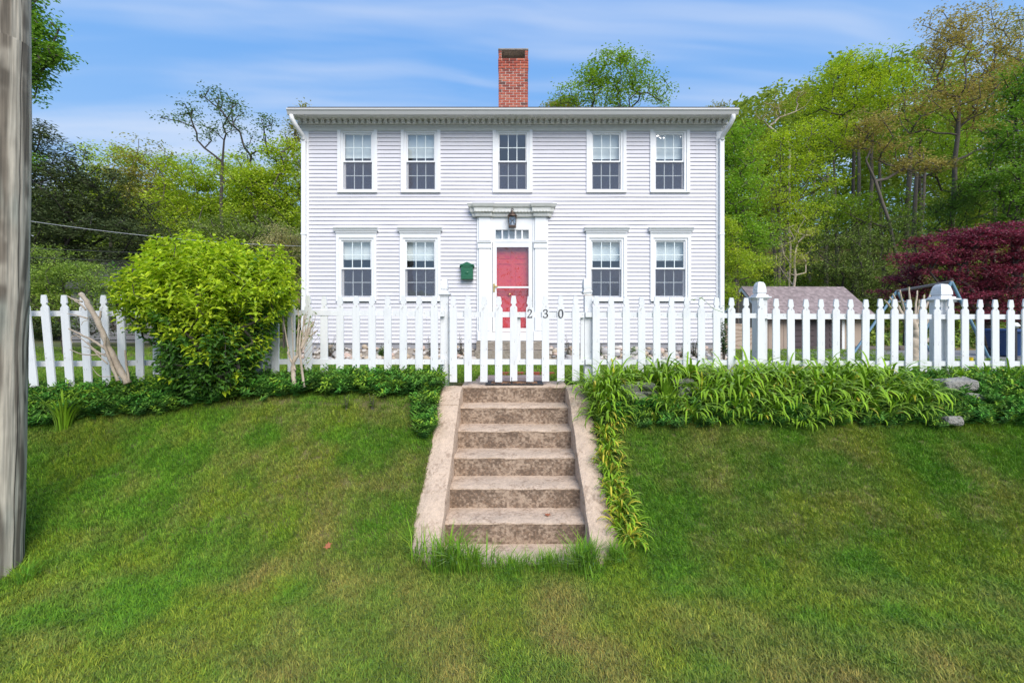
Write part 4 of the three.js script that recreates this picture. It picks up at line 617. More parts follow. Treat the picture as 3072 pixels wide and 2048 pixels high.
// ---------------------------------------------------------------- shrubs and trees
// grow limbs from a trunk towards tips spread through a crown, then hang leaves on the tips
function limbs(trunk, tips, R, tipR = 0.012, power = 2.35, wob = 0.10) {
  const nodes = trunk.map((p, i) => ({ p, par: i - 1, r: 0, end: false })); const base = trunk[0];
  const order = tips.map((t, i) => ({ t, i, k: t.distanceTo(trunk[Math.min(trunk.length - 1, Math.floor(trunk.length * 0.5))]) })).sort((a, b) => a.k - b.k);
  for (const { t } of order) {
    let best = -1, bd = 1e9; for (let i = 1; i < nodes.length; i++) { const n = nodes[i], hz = Math.hypot(n.p.x - t.x, n.p.z - t.z), d = n.p.distanceTo(t) + 0.9 * Math.max(0, n.p.y + 0.55 * hz - t.y) + 0.05 * (n.end ? 1 : 0); if (d < bd) { bd = d; best = i; } }
    const a = nodes[best].p, L = a.distanceTo(t), n = clamp(Math.round(L / 0.7), 1, 6); let par = best;
    for (let k = 1; k <= n; k++) { const u = k / n, q = a.clone().lerp(t, u); q.y -= wob * L * Math.sin(u * Math.PI) * 0.6; if (k < n) q.add(V((R() - 0.5) * wob * L, (R() - 0.5) * wob * L, (R() - 0.5) * wob * L)); nodes.push({ p: q, par, r: 0, end: k === n }); par = nodes.length - 1; }
  }
  for (let i = nodes.length - 1; i > 0; i--) { const n = nodes[i]; n.r = Math.max(n.r, n.end ? Math.pow(tipR, power) : 0); if (n.par >= 0) nodes[n.par].r += n.r; }
  nodes.forEach(n => n.r = Math.pow(Math.max(n.r, Math.pow(tipR, power)), 1 / power)); return nodes;
}
function limbGeo(nodes, maxR, sides = 5, minR = 0) {
  const sc = Math.min(1, maxR / nodes[0].r), pos = [], idx = [], uv = [];
  for (let i = 1; i < nodes.length; i++) {
    const n = nodes[i]; if (n.par < 0) continue; const a = nodes[n.par].p, b = n.p, r1 = n.r * sc, r0 = Math.min(nodes[n.par].r * sc, r1 * 1.35); if (r0 < minR) continue; const d = b.clone().sub(a); if (d.length() < 1e-4) continue; d.normalize();
    const s = V().crossVectors(d, Math.abs(d.y) > 0.9 ? V(1, 0, 0) : V(0, 1, 0)).normalize(), t = V().crossVectors(d, s), o = pos.length / 3, k2 = r0 > 0.06 ? 8 : sides;
    for (const [p, r] of [[a, r0], [b, r1]]) for (let k = 0; k < k2; k++) { const an = k / k2 * 6.2832, c = Math.cos(an) * r, e = Math.sin(an) * r; pos.push(p.x + s.x * c + t.x * e, p.y + s.y * c + t.y * e, p.z + s.z * c + t.z * e); uv.push(k / k2, p.y); }
    for (let k = 0; k < k2; k++) { const q = o + k, w = o + (k + 1) % k2; idx.push(q, w, q + k2, w, w + k2, q + k2); }
  }
  const g = new THREE.BufferGeometry(); g.setAttribute('position', new THREE.Float32BufferAttribute(pos, 3)); g.setAttribute('uv', new THREE.Float32BufferAttribute(uv, 2)); g.setIndex(idx); g.computeVertexNormals(); return g;
}
const inBlob = (R, [c, r], shell = 2.0) => { const d = rdir(R), k = Math.pow(R(), 1 / shell); return V(c.x + d.x * r[0] * k, c.y + d.y * r[1] * k, c.z + d.z * r[2] * k); };
// blobs: [px, py, half width px, half height px, depth offset, weight]; the crown is laid out at the tree's own distance
function tree(o) {
  const R = rng(o.seed), d = o.d, b = P(o.px, HY, d); b.y = gy(b.x, -d) - 0.1;
  const t = group(o.name, o.label, 'tree', [b.x, b.y, b.z], o.group), org = V(b.x, b.y, b.z);
  const blobs = o.blobs.map(([px, py, rx, ry, dz = 0, w = 1]) => { const c = P(px, py, d - dz).sub(org), k = (d - dz) / F; return { b: [c, [rx * k, ry * k, Math.min(rx, ry * 1.3) * k * 0.9]], w: w * rx * ry }; });
  const tw = blobs.reduce((s, q) => s + q.w, 0), tips = [], N = o.tips ?? 150;
  for (const q of blobs) for (let i = 0, n = Math.max(3, Math.round(N * q.w / tw)); i < n; i++) tips.push(inBlob(R, q.b, o.shell ?? 2.2));
  const top = o.top ? P(o.top[0], o.top[1], d).sub(org) : V(0, Math.max(...tips.map(p => p.y)) * 0.72, 0), tr = [], n = 9;
  for (let i = 0; i <= n; i++) { const u = i / n; tr.push(V(top.x * u * u + (u > 0 && u < 1 ? (R() - 0.5) * 0.12 * top.y / n : 0), top.y * u, top.z * u + (u > 0 ? (R() - 0.5) * 0.1 : 0))); }
  const extra = (o.stems ?? []).map(([px, py]) => P(px, py, d).sub(org));
  const nodes = limbs(tr, [...extra, ...tips], R, o.tipR ?? 0.02);
  mesh('trunk', limbGeo(nodes, o.r ?? 0.22, 5, o.minR ?? 0.003), o.bark ?? M.bark_grey, t);
  const L = new Leaves(), [c1, c2] = o.col, per = o.per ?? 60, sp = o.spread ?? 0.55, flat = o.flat ?? 0.42, sz = o.size ?? 0.13;
  for (const p of tips) {
    const tone = R(), m = Math.round(per * (0.6 + 0.8 * R())), rot = R() * 6.28, el = 0.65 + 0.5 * R();
    for (let i = 0; i < m; i++) {
      const gx = gauss(R) * sp * el, gz = gauss(R) * sp / el, q = V(p.x + gx * Math.cos(rot) - gz * Math.sin(rot), p.y + gauss(R) * sp * flat - (o.droop ?? 0) * Math.hypot(gx, gz), p.z + gx * Math.sin(rot) + gz * Math.cos(rot));
      const az = R() * 6.283, ax = V(Math.cos(az), (R() - 0.65) * (o.hang ?? 0.9), Math.sin(az)).normalize(), sd = V(-ax.z, (R() - 0.5) * 1.0, ax.x).normalize(), k = 0.72 + 0.56 * R(), c = mixc(c1, c2, clamp(tone * 0.6 + R() * 0.5)).map(v => v * k);
      L.leaf(q, ax, sd, sz * (0.7 + 0.6 * R()), sz * (o.slim ?? 0.62), c, 0.25, 0.15);
    }
  }
  mesh('crown', L.geo(), o.mat ?? M.leaf, t); return t;
}
{ // the big leafy shrub growing through the fence
  const R = rng(901), d = 5.12, c = P(622, 1000, d), b = V(c.x, gy(c.x, -d - 0.12), -d - 0.12), sh = group('lilac_shrub', 'large rounded shrub with bright lime leaves growing over the picket fence', 'shrub', [b.x, b.y, b.z]);
  const env = [[P(600, 885, d).sub(b), [0.86, 0.60, 0.62], 5], [P(720, 860, d).sub(b), [0.62, 0.46, 0.55], 3], [P(520, 870, d).sub(b), [0.55, 0.42, 0.5], 2.4], [P(650, 1010, d).sub(b), [0.62, 0.42, 0.48], 3], [P(620, 1085, d).sub(b), [0.52, 0.34, 0.36], 2.2], [P(590, 790, d).sub(b), [0.6, 0.32, 0.4], 2], [P(810, 850, d).sub(b), [0.28, 0.42, 0.3], 1.0]];
  const tw = env.reduce((s, e) => s + e[2], 0), shoots = []; for (const [p, r, w] of env) for (let i = 0; i < Math.round(1900 * w / tw); i++) { const k = rdir(R), rad = 0.62 + 0.42 * Math.pow(R(), 0.7); const q = V(p.x + k.x * r[0] * rad, p.y + k.y * r[1] * rad, p.z + k.z * r[2] * rad); if (q.y > 0.04) shoots.push([q, p]); }
  const trunk = [V(0, -0.05, 0), V(0.01, 0.12, 0), V(0.0, 0.3, 0.02), V(0.02, 0.5, 0), V(0, 0.75, 0)], nodes = limbs(trunk, shoots.filter((_, i) => i % 4 === 0).map(s => s[0]), R, 0.004, 2.3, 0.08);
  mesh('stem', limbGeo(nodes, 0.05, 5), M.bark_grey, sh);
  const L = new Leaves(), tw2 = [];
  for (const [q, p] of shoots) {
    const out = q.clone().sub(p).normalize(), dir = out.clone().multiplyScalar(0.7).add(V(0, 0.75, 0)).add(rdir(R).multiplyScalar(0.45)).normalize(), n = 4 + (R() * 4 | 0), len = 0.10 + 0.12 * R(), young = R() < clamp(0.06 + 0.92 * sm(0.55, 1.15, q.y + 0.75 * (fbm(q.x * 2.2 + 9, q.y * 2.2, 3, 905) - 0.5))) ; let az = R() * 6.28;
    for (let k = 0; k < n; k++) { const t = k / (n - 1), pos = q.clone().addScaledVector(dir, len * (t - 0.75)); az += 1.57; for (const f of [0, Math.PI]) { const side = V(Math.cos(az + f), 0, Math.sin(az + f)); side.addScaledVector(dir, -side.dot(dir)).normalize(); const ax = side.addScaledVector(dir, 0.35 + 0.5 * t).add(V(0, -0.15, 0)).normalize(), sd = V().crossVectors(ax, V(0, 1, 0).add(rdir(R).multiplyScalar(0.5))).normalize(), kk = 0.78 + 0.45 * R(), c = (young ? mixc([0.36, 0.54, 0.012], [0.60, 0.70, 0.016], R()) : mixc([0.05, 0.17, 0.012], [0.12, 0.29, 0.014], R())).map(v => v * kk); const sz = (0.062 + 0.03 * R()) * (1.1 - 0.35 * t); L.leaf(pos, ax, sd, sz, sz * 0.52, c, 0.35, 0.2); } }
  }
  mesh('foliage', L.geo(), M.leaf, sh);
}
function bare(name, label, cat, base, paths, mat = M.bark_pale, buds = 0, seed = 1) { // pruned stems: each path is points with a radius each
  const t = group(name, label, cat, [base.x, base.y, base.z]), R = rng(seed);
  paths.forEach(([pts, r0, r1, nm]) => { const q = pts.map(p => p.clone().sub(base)), cv = new THREE.CatmullRomCurve3(q).getPoints(Math.max(6, pts.length * 4)); cv.forEach((p, i) => { if (i) p.add(V((R() - 0.5), (R() - 0.5), (R() - 0.5)).multiplyScalar(r0 * 0.35)); }); mesh(nm ?? 'branch', tube(cv, cv.map((_, i) => lerp(r0, r1, i / (cv.length - 1)) * (0.9 + 0.25 * R())), r0 > 0.015 ? 9 : 5), mat, t); });
  if (buds) { const L = new Leaves(); paths.forEach(([pts]) => { for (let k = 0; k < buds; k++) { const i = 1 + (R() * (pts.length - 1) | 0), p = pts[i].clone().lerp(pts[i - 1], R() * 0.6).sub(base); for (let j = 0; j < 3; j++) { const ax = rdir(R, 0.5), sd = V().crossVectors(ax, rdir(R)).normalize(); L.leaf(p, ax, sd, 0.03 + 0.02 * R(), 0.016, [0.20, 0.33, 0.02]); } } }); mesh('new_leaves', L.geo(), M.leaf, t); }
  return t;
}
{
  const d = 5.06, p = (x, y, dz = 0) => P(x, y, d - dz), base = p(382, 1142);
  bare('pruned_tree', 'leaning bare pale trunk with cut branches before the picket fence', 'tree', base, [
    [[p(382, 1150), p(345, 1085), p(318, 1030), p(290, 960), p(262, 910), p(238, 878)], 0.035, 0.022, 'trunk'], [[p(245, 905), p(222, 898), p(200, 888)], 0.012, 0.006], [[p(256, 930, 0.03), p(240, 912, 0.04), p(222, 902, 0.05)], 0.010, 0.006], [[p(288, 975, -0.02), p(298, 955, -0.03), p(302, 932, -0.03)], 0.014, 0.010],
    [[p(318, 1048), p(280, 1022), p(240, 1003), p(205, 985)], 0.015, 0.008], [[p(262, 955), p(235, 947), p(200, 940)], 0.009, 0.004], [[p(315, 1068), p(285, 1050), p(255, 1025), p(228, 1005)], 0.008, 0.004], [[p(325, 1060), p(290, 1064), p(245, 1062), p(208, 1048)], 0.008, 0.005],
    [[p(330, 1072), p(300, 1062), p(270, 1045), p(248, 1038)], 0.007, 0.004], [[p(352, 1142, 0.06), p(330, 1085, 0.06), p(314, 1040, 0.05), p(316, 1008, 0.05)], 0.017, 0.010], [[p(322, 1092), p(296, 1068), p(272, 1040), p(262, 1025)], 0.008, 0.004], [[p(386, 1145, 0.05), p(378, 1090, 0.05), p(374, 1050, 0.05)], 0.012, 0.009], [[p(378, 1096, 0.05), p(392, 1080, 0.05)], 0.004, 0.002],
    [[p(228, 1005), p(212, 1012), p(216, 1030)], 0.005, 0.003], [[p(340, 1128, 0.1), p(300, 1128, 0.1), p(282, 1112, 0.1), p(276, 1100, 0.1)], 0.004, 0.003], [[p(262, 960), p(248, 965), p(243, 975)], 0.004, 0.003]], M.bark_pale, 0, 5);
  const e = 5.2, q = (x, y, dz = 0) => P(x, y, e - dz), b2 = q(895, 1160);
  const ps = [[[q(885, 1160), q(878, 1120), q(880, 1085), q(895, 1060), q(915, 1020), q(930, 985), q(940, 965)], 0.026, 0.012, 'trunk'], [[q(886, 1110), q(872, 1080), q(862, 1055)], 0.013, 0.009], [[q(870, 1075), q(860, 1020), q(850, 965), q(846, 942)], 0.008, 0.005], [[q(890, 1070), q(893, 1010), q(896, 960), q(893, 925)], 0.011, 0.007], [[q(905, 1045), q(908, 990), q(912, 945)], 0.011, 0.008], [[q(905, 1040), q(922, 985), q(930, 952)], 0.009, 0.006], [[q(912, 1160, 0.05), q(904, 1100, 0.05), q(898, 1040, 0.04), q(903, 990, 0.03)], 0.015, 0.009], [[q(880, 1100), q(878, 1030), q(874, 950)], 0.007, 0.004], [[q(918, 1018), q(940, 1000), q(952, 990)], 0.010, 0.007]];
  const R = rng(77); for (let i = 0; i < 16; i++) { const x = 895 + 50 * R(), y = 955 + 90 * R(); ps.push([[q(x - 8, y + 22), q(x, y), q(x + 14 * (R() - 0.2), y - 22 - 14 * R())], 0.0045, 0.002]); }
  for (let i = 0; i < 5; i++) { const y = 1120 - 20 * i; ps.push([[q(900, y), q(930, y - 40), q(950 + 10 * R(), y - 75)], 0.0035, 0.0018]); }
  bare('pruned_shrub', 'bare pruned pale shrub with cut twiggy stems before the fence', 'shrub', b2, ps, M.bark_pale, 1, 7);
}
{ // weeds and small plants
  const R = rng(931); const leafy = (name, label, cat, px, py, d, h, n, col, w = 0.10, grp, sz = 0.05, onGround = true) => { const b = P(px, py, d); if (onGround) b.y = gy(b.x, b.z); const t = group(name, label, cat, [b.x, b.y, b.z], grp), L = new Leaves(), st = []; for (let s = 0; s < n; s++) { const a = R() * 6.28, k = w * R(), tip = V(Math.cos(a) * k, h * (0.6 + 0.45 * R()), Math.sin(a) * k), pts = [V(tip.x * 0.15, -0.02, tip.z * 0.15), tip.clone().multiplyScalar(0.5).add(V(0, h * 0.06, 0)), tip]; st.push(tube(pts, [0.004, 0.003, 0.002], 4)); for (let i = 0; i < 14; i++) { const u = 0.25 + 0.75 * i / 13, p = tip.clone().multiplyScalar(u), az = i * 2.4 + R(), ax = V(Math.cos(az), 0.3 + 0.4 * R(), Math.sin(az)).normalize(), sd = V().crossVectors(ax, V(0, 1, 0)).normalize(), q = 0.75 + 0.5 * R(), l = sz * (1.2 - 0.6 * u) * (0.7 + 0.6 * R()); L.leaf(p, ax, sd, l, l * 0.42, (Array.isArray(col[0]) ? col[(R() * col.length) | 0] : col).map(v => v * q)); } } mesh('stem', st, M.bark_grey, t); mesh('foliage', L.geo(), M.leaf, t); return t; };
  const wl = 'leafy green weed standing up out of the periwinkle at the fence', wg = 'weeds at the fence';
  for (const [px, h, n] of [[1022, 0.20, 4], [1058, 0.14, 2], [1155, 0.16, 2], [1190, 0.26, 5], [1215, 0.24, 4], [1256, 0.22, 2], [1305, 0.16, 2]]) leafy('weed', wl, 'plant', px, 1145, dF(px) - 0.16, h, n, [0.12, 0.25, 0.02], 0.08, wg);
  for (const [px, h] of [[1118, 0.30], [1040, 0.26]]) leafy('weed', 'light yellow green weed in front of the periwinkle edge', 'plant', px, 1200, 5.08, h * 0.7, 4, [0.22, 0.33, 0.02], 0.07, 'yellow green weeds');
  leafy('weed', 'broad leaved weed climbing before the fence by the corner post', 'plant', 2660, 1150, 5.2, 0.26, 4, [0.10, 0.24, 0.02], 0.12, null, 0.09);
  const rose = 'small rose bush with reddish new leaves at the foot of the house wall', rg = 'rose bushes along the foundation', rc = [[0.05, 0.11, 0.025], [0.07, 0.14, 0.03], [0.16, 0.06, 0.035], [0.06, 0.12, 0.02]];
  for (const [px, h, n, w] of [[985, 0.55, 14, 0.30], [1295, 0.60, 9, 0.22], [1381, 0.62, 9, 0.16], [1706, 0.55, 8, 0.16], [2082, 0.5, 12, 0.16], [1802, 0.35, 6, 0.14], [2050, 0.28, 6, 0.14]]) leafy('rose_bush', rose, 'shrub', px, 1060, 10.1, h, n, rc, w, rg, 0.055);
  for (const [px, h] of [[1145, 0.32], [1900, 0.3]]) leafy('perennial', 'low bright green perennial growing among the cobbles', 'plant', px, 1062, 10.12, h, 9, [0.13, 0.26, 0.02], 0.12, 'perennials in the cobbles', 0.10);
  leafy('corner_vine', 'tall leafy vine at the corner of the house by the downspout', 'vine', 2172, 1070, 9.6, 1.15, 16, [0.055, 0.16, 0.02], 0.18, null, 0.11);
  const tw = bare('vine_tendril', 'thin green vine tendril trailing over the fence pickets', 'vine', P(2168, 936, 5.6), [[[P(2168, 936, 5.62), P(2140, 925, 5.62), P(2118, 905, 5.61), P(2104, 893, 5.6), P(2088, 895, 5.6), P(2078, 899, 5.6)], 0.003, 0.0015], [[P(2118, 905, 5.61), P(2102, 892, 5.6)], 0.002, 0.001]], (std('tendril', { color: C(0.16, 0.26, 0.05), roughness: 0.8 })), 1, 3);
}
{ // side yard left: evergreens, maples and an oak behind the fence
  const gl = { lime: [[0.34, 0.51, 0.022], [0.58, 0.66, 0.028]], green: [[0.21, 0.38, 0.022], [0.38, 0.54, 0.028]], dark: [[0.055, 0.085, 0.03], [0.15, 0.19, 0.06]], olive: [[0.280, 0.308, 0.042], [0.504, 0.448, 0.084]], oak: [[0.336, 0.280, 0.063], [0.560, 0.462, 0.119]], hem: [[0.10, 0.16, 0.03], [0.24, 0.32, 0.055]], deep: [[0.12, 0.28, 0.02], [0.24, 0.42, 0.025]], red: [[0.10, 0.010, 0.024], [0.42, 0.055, 0.11]] };
  tree({ name: 'hemlock_tree', label: 'tall dark hemlock behind the fence beside the utility pole', seed: 1001, px: 190, d: 19, r: 0.28, bark: M.bark_dark, tips: 460, per: 110, spread: 0.75, flat: 0.32, droop: 0.28, size: 0.19, slim: 0.28, hang: 0.5, mat: M.needle, col: gl.dark, shell: 2.6, blobs: [[110, 480, 110, 120], [160, 600, 190, 130], [250, 720, 230, 140], [180, 850, 230, 130], [330, 860, 160, 120], [90, 400, 70, 60, 0, 0.6], [260, 560, 120, 90], [60, 700, 120, 200], [220, 960, 220, 90]] });
  tree({ name: 'hemlock_tree', label: 'second dark hemlock leaning towards the yellow green maples', seed: 1002, px: 420, d: 20.5, r: 0.22, bark: M.bark_dark, tips: 150, per: 90, spread: 0.7, flat: 0.32, droop: 0.28, size: 0.16, slim: 0.28, hang: 0.5, mat: M.needle, col: gl.dark, blobs: [[400, 640, 70, 90, 0, 0.7], [430, 760, 110, 120], [460, 900, 130, 130]] });
  tree({ name: 'yew_shrub', label: 'broad soft green shrub right behind the left picket fence', seed: 1003, px: 190, d: 11.5, r: 0.08, tips: 170, per: 75, spread: 0.32, flat: 0.35, size: 0.07, slim: 0.4, col: [[0.19, 0.31, 0.035], [0.42, 0.55, 0.07]], tipR: 0.008, blobs: [[140, 800, 130, 65], [250, 850, 110, 70], [90, 870, 80, 60], [330, 890, 70, 60], [190, 920, 150, 50, 0, 0.6]] });
  const T = (name, label, seed, px, d, c, blobs, o = {}) => tree({ name, label, seed, px, d, col: gl[c], blobs, tips: 130, per: 60, group: o.g, ...o });
  T('maple_tree', 'rounded yellow green maple rising behind the dark hemlocks', 1010, 330, 34, 'lime', [[330, 500, 90, 75], [270, 560, 70, 70], [390, 560, 80, 90], [330, 640, 110, 80]], { tips: 150, per: 60, spread: 0.8, size: 0.2 });
  T('maple_tree', 'maple with rusty green new leaves between yellow green maples', 1011, 450, 33, 'olive', [[430, 480, 80, 60], [400, 540, 90, 80], [480, 560, 80, 90], [440, 660, 100, 90]], { tips: 150, per: 55, spread: 0.8, size: 0.19 });
  T('maple_tree', 'dense lime maple in front of the sparse tall tree', 1012, 560, 28, 'lime', [[540, 510, 80, 60], [620, 530, 80, 70], [560, 610, 110, 90], [520, 700, 100, 90], [640, 700, 110, 100]], { tips: 210, per: 65, spread: 0.7, size: 0.17 });
  T('sparse_tree', 'tall sparse tree with thin dark leaves above the left maples', 1013, 660, 24, 'green', [[660, 300, 60, 55], [690, 350, 50, 70], [560, 340, 60, 40, 0, 0.8], [510, 360, 40, 25, 0, 0.6], [620, 390, 60, 40, 0, 0.7], [790, 380, 45, 60, 0, 0.8], [760, 450, 40, 50, 0, 0.6]], { tips: 80, per: 30, spread: 0.5, size: 0.13, col: [[0.081, 0.162, 0.041], [0.189, 0.297, 0.054]], top: [672, 420], stems: [[668, 380], [745, 500], [590, 400]], r: 0.2, bark: M.bark_dark, shell: 1.6 });
  T('maple_tree', 'green maple beside the left corner of the house', 1014, 800, 21, 'lime', [[850, 470, 60, 50], [790, 540, 90, 70], [860, 560, 70, 80], [880, 650, 60, 70], [770, 630, 90, 70], [720, 560, 60, 60]], { tips: 220, per: 66, spread: 0.55, size: 0.13 });
  T('maple_tree', 'lime maple between the sparse tall tree and the house', 1020, 720, 30, 'lime', [[700, 520, 80, 60], [760, 570, 70, 60], [690, 620, 100, 70], [780, 660, 80, 70]], { tips: 180, per: 60, spread: 0.7, size: 0.17 });
  T('maple_tree', 'small green tree top against the left eave of the house', 1015, 905, 23, 'olive', [[890, 410, 40, 50], [905, 350, 30, 40], [880, 480, 40, 40]], { tips: 60, per: 34, spread: 0.4, size: 0.12 });
  T('understory_tree', 'low grey green tree behind the big lime shrub', 1016, 700, 18, 'hem', [[640, 720, 110, 80], [740, 700, 90, 70], [560, 780, 100, 70], [820, 730, 90, 60]], { tips: 150, per: 60, spread: 0.5, size: 0.11, col: [[0.162, 0.230, 0.041], [0.324, 0.405, 0.068]] });
  T('flowering_shrub', 'pale blossoming shrub beside the left side of the house', 1017, 850, 13.5, 'olive', [[830, 700, 70, 40], [880, 740, 50, 50], [800, 760, 70, 50], [860, 830, 60, 70]], { tips: 110, per: 50, spread: 0.28, size: 0.06, col: [[0.351, 0.365, 0.081], [0.743, 0.634, 0.297]], r: 0.06, tipR: 0.007 });
  T('understory_tree', 'dark leafy thicket at the left end of the side yard', 1018, 480, 15, 'deep', [[430, 930, 120, 70], [600, 930, 150, 80], [520, 860, 120, 70], [740, 920, 120, 80], [300, 960, 120, 60]], { tips: 170, per: 60, spread: 0.4, size: 0.09, col: [[0.047, 0.095, 0.024], [0.121, 0.189, 0.041]], r: 0.1 });
  T('maple_tree', 'maple with dark drooping leaves behind the utility pole', 1019, -60, 12, 'deep', [[70, 20, 60, 60], [110, 110, 70, 60], [60, 200, 60, 70], [150, 150, 40, 40, 0, 0.7], [60, 290, 40, 30, 0, 0.6], [-40, 100, 120, 160], [90, 480, 40, 20, 0, 0.4], [120, 170, 60, 50, 0, 0.7]], { tips: 260, per: 62, spread: 0.32, size: 0.095, col: [[0.12, 0.27, 0.02], [0.28, 0.48, 0.03]], r: 0.16 });
  // ------------------------------------------------------------ woods on the right hillside
  T('crown_tree', 'feathery green tree standing up behind the roof', 1030, 1850, 34, 'green', [[1830, 200, 75, 50], [1900, 190, 60, 40], [1780, 240, 70, 45], [1920, 260, 80, 50], [1830, 290, 110, 50], [1720, 290, 60, 40], [1990, 290, 40, 30, 0, 0.5]], { tips: 170, per: 42, spread: 0.75, size: 0.19, top: [1860, 300], bark: M.bark_dark });
  T('crown_tree', 'low yellow green tree top showing beside the chimney tree', 1031, 1690, 38, 'olive', [[1690, 312, 55, 22], [1560, 325, 20, 12, 0, 0.4], [2150, 318, 30, 18, 0, 0.6]], { tips: 40, per: 40, spread: 0.6, size: 0.2 });
  const W = 'trees of the right hillside wood';
  T('oak_tree', 'large bronze leaved oak leaning left above the red maple', 1040, 2850, 31, 'oak', [[2900, 70, 130, 70], [2820, 150, 90, 80], [2980, 190, 90, 110], [2870, 280, 120, 90], [2760, 330, 90, 70, 0, 0.7], [2950, 380, 90, 80, 0, 0.6]], { tips: 260, per: 42, spread: 0.72, size: 0.17, top: [2880, 330], stems: [[2790, 560], [2720, 510], [2650, 480], [2610, 470], [2850, 400], [2940, 320]], r: 0.34, bark: M.bark_grey, shell: 1.7 });
  T('oak_tree', 'bronze leaved oak bough hanging over the hillside wood', 1041, 2720, 29, 'oak', [[2600, 370, 70, 60], [2660, 440, 50, 40], [2720, 480, 90, 40], [2800, 490, 70, 30], [2580, 430, 40, 30]], { tips: 100, per: 42, spread: 0.55, size: 0.15, top: [2600, 480], r: 0.2, shell: 1.8 });
  T('maple_tree', 'bright lime maple at the edge of the right wood', 1042, 2340, 30, 'lime', [[2330, 440, 110, 70], [2420, 520, 100, 70], [2280, 560, 90, 80], [2360, 640, 120, 70], [2480, 400, 90, 70]], { tips: 230, per: 60, spread: 0.75, size: 0.16, stems: [[2340, 600], [2310, 560]], r: 0.2 });
  T('maple_tree', 'tall green maple rising to the skyline of the wood', 1043, 2560, 38, 'lime', [[2540, 230, 110, 60], [2620, 200, 110, 60], [2480, 300, 100, 70], [2600, 320, 130, 90], [2700, 240, 90, 80]], { tips: 230, per: 55, spread: 0.9, size: 0.2, bark: M.bark_dark, r: 0.26 });
  T('maple_tree', 'deep green maple behind the leaning oak', 1044, 2760, 40, 'green', [[2740, 300, 110, 110], [2820, 420, 110, 110], [2660, 440, 100, 100], [2900, 480, 120, 120]], { tips: 220, per: 55, spread: 0.95, size: 0.21, bark: M.bark_dark, r: 0.26 });
  T('maple_tree', 'dense emerald tree at the far right edge of the wood', 1045, 3060, 27, 'deep', [[3050, 420, 90, 120], [3080, 250, 70, 120], [3020, 560, 110, 90], [3080, 620, 80, 110]], { tips: 220, per: 62, spread: 0.7, size: 0.16, r: 0.28, bark: M.bark_dark });
  T('oak_tree', 'tall oak with olive leaves at the far right', 1046, 3040, 34, 'olive', [[3040, 90, 60, 80], [3060, 200, 50, 80], [3000, 280, 70, 70]], { tips: 100, per: 45, spread: 0.75, size: 0.18, r: 0.24 });
  T('birch_tree', 'thin sparse tree with bare twigs on the skyline by the gutter', 1047, 2370, 34, 'olive', [[2330, 320, 60, 40], [2290, 350, 40, 30], [2400, 290, 40, 40]], { tips: 45, per: 18, spread: 0.6, size: 0.15, stems: [[2370, 430], [2340, 340]], r: 0.14, bark: M.bark_pale, shell: 1.5, minR: 0.002 });
  T('maple_tree', 'fresh green tree close to the right corner of the house', 1048, 2210, 24, 'green', [[2210, 450, 60, 90], [2230, 560, 70, 80], [2190, 650, 50, 90], [2260, 700, 80, 70]], { tips: 170, per: 62, spread: 0.6, size: 0.14, col: [[0.20, 0.41, 0.025], [0.38, 0.57, 0.03]] });
  T('understory_tree', 'low leafy saplings at the foot of the right wood', 1049, 2260, 30, 'lime', [[2250, 790, 70, 60], [2210, 860, 60, 60], [2310, 850, 60, 40], [2200, 740, 40, 50]], { tips: 120, per: 55, spread: 0.38, size: 0.10, r: 0.06, tipR: 0.008, col: [[0.257, 0.459, 0.027], [0.459, 0.621, 0.034]] });
  T('understory_tree', 'bright lime saplings between the house corner and the shed', 1054, 2215, 22, 'lime', [[2215, 780, 55, 55], [2192, 880, 22, 60], [2285, 800, 45, 35], [2190, 700, 25, 60]], { tips: 120, per: 55, spread: 0.36, size: 0.10, r: 0.06, tipR: 0.008 });
  T('sapling', 'slender pale sapling with yellow leaves behind the shed', 1050, 2385, 27, 'lime', [[2390, 720, 50, 60], [2370, 790, 60, 50], [2420, 680, 30, 40]], { tips: 60, per: 26, spread: 0.4, size: 0.12, r: 0.08, bark: M.bark_pale, col: [[0.378, 0.486, 0.041], [0.608, 0.648, 0.068]] });
  T('hemlock_tree', 'wide soft hemlock behind the shed roof', 1051, 2560, 29, 'hem', [[2540, 720, 110, 50], [2500, 790, 110, 70], [2620, 800, 110, 80], [2700, 720, 100, 80], [2580, 880, 140, 60], [2680, 880, 90, 60]], { tips: 300, per: 70, spread: 0.72, flat: 0.3, droop: 0.25, size: 0.17, slim: 0.3, mat: M.needle, r: 0.2, bark: M.bark_dark });
  T('hemlock_tree', 'soft grey green hemlock above the red maple', 1052, 2900, 30, 'hem', [[2880, 600, 90, 50], [2960, 560, 90, 60], [2820, 650, 100, 60], [3040, 640, 80, 60]], { tips: 170, per: 70, spread: 0.72, flat: 0.3, droop: 0.25, size: 0.17, slim: 0.3, mat: M.needle, r: 0.2, bark: M.bark_dark, col: [[0.081, 0.176, 0.027], [0.189, 0.324, 0.041]] });
  T('understory_tree', 'green leafy undergrowth between the trunks of the wood', 1053, 2480, 35, 'green', [[2440, 620, 120, 70], [2560, 640, 110, 70], [2680, 640, 90, 70], [2420, 720, 90, 60], [2760, 700, 80, 60]], { tips: 200, per: 52, spread: 0.85, size: 0.18, col: [[0.20, 0.36, 0.025], [0.42, 0.56, 0.035]] });
  T('japanese_maple', 'dark red japanese maple spreading behind the fence', 1060, 2960, 16, 'red', [[2860, 740, 110, 50], [2960, 720, 110, 55], [3060, 730, 80, 70], [2920, 810, 130, 60], [3040, 830, 110, 80], [2780, 780, 80, 40], [3000, 920, 120, 60], [2880, 890, 90, 50]], { tips: 330, per: 100, spread: 0.42, flat: 0.26, size: 0.10, slim: 0.5, r: 0.16, bark: M.bark_dark, shell: 2.4 });
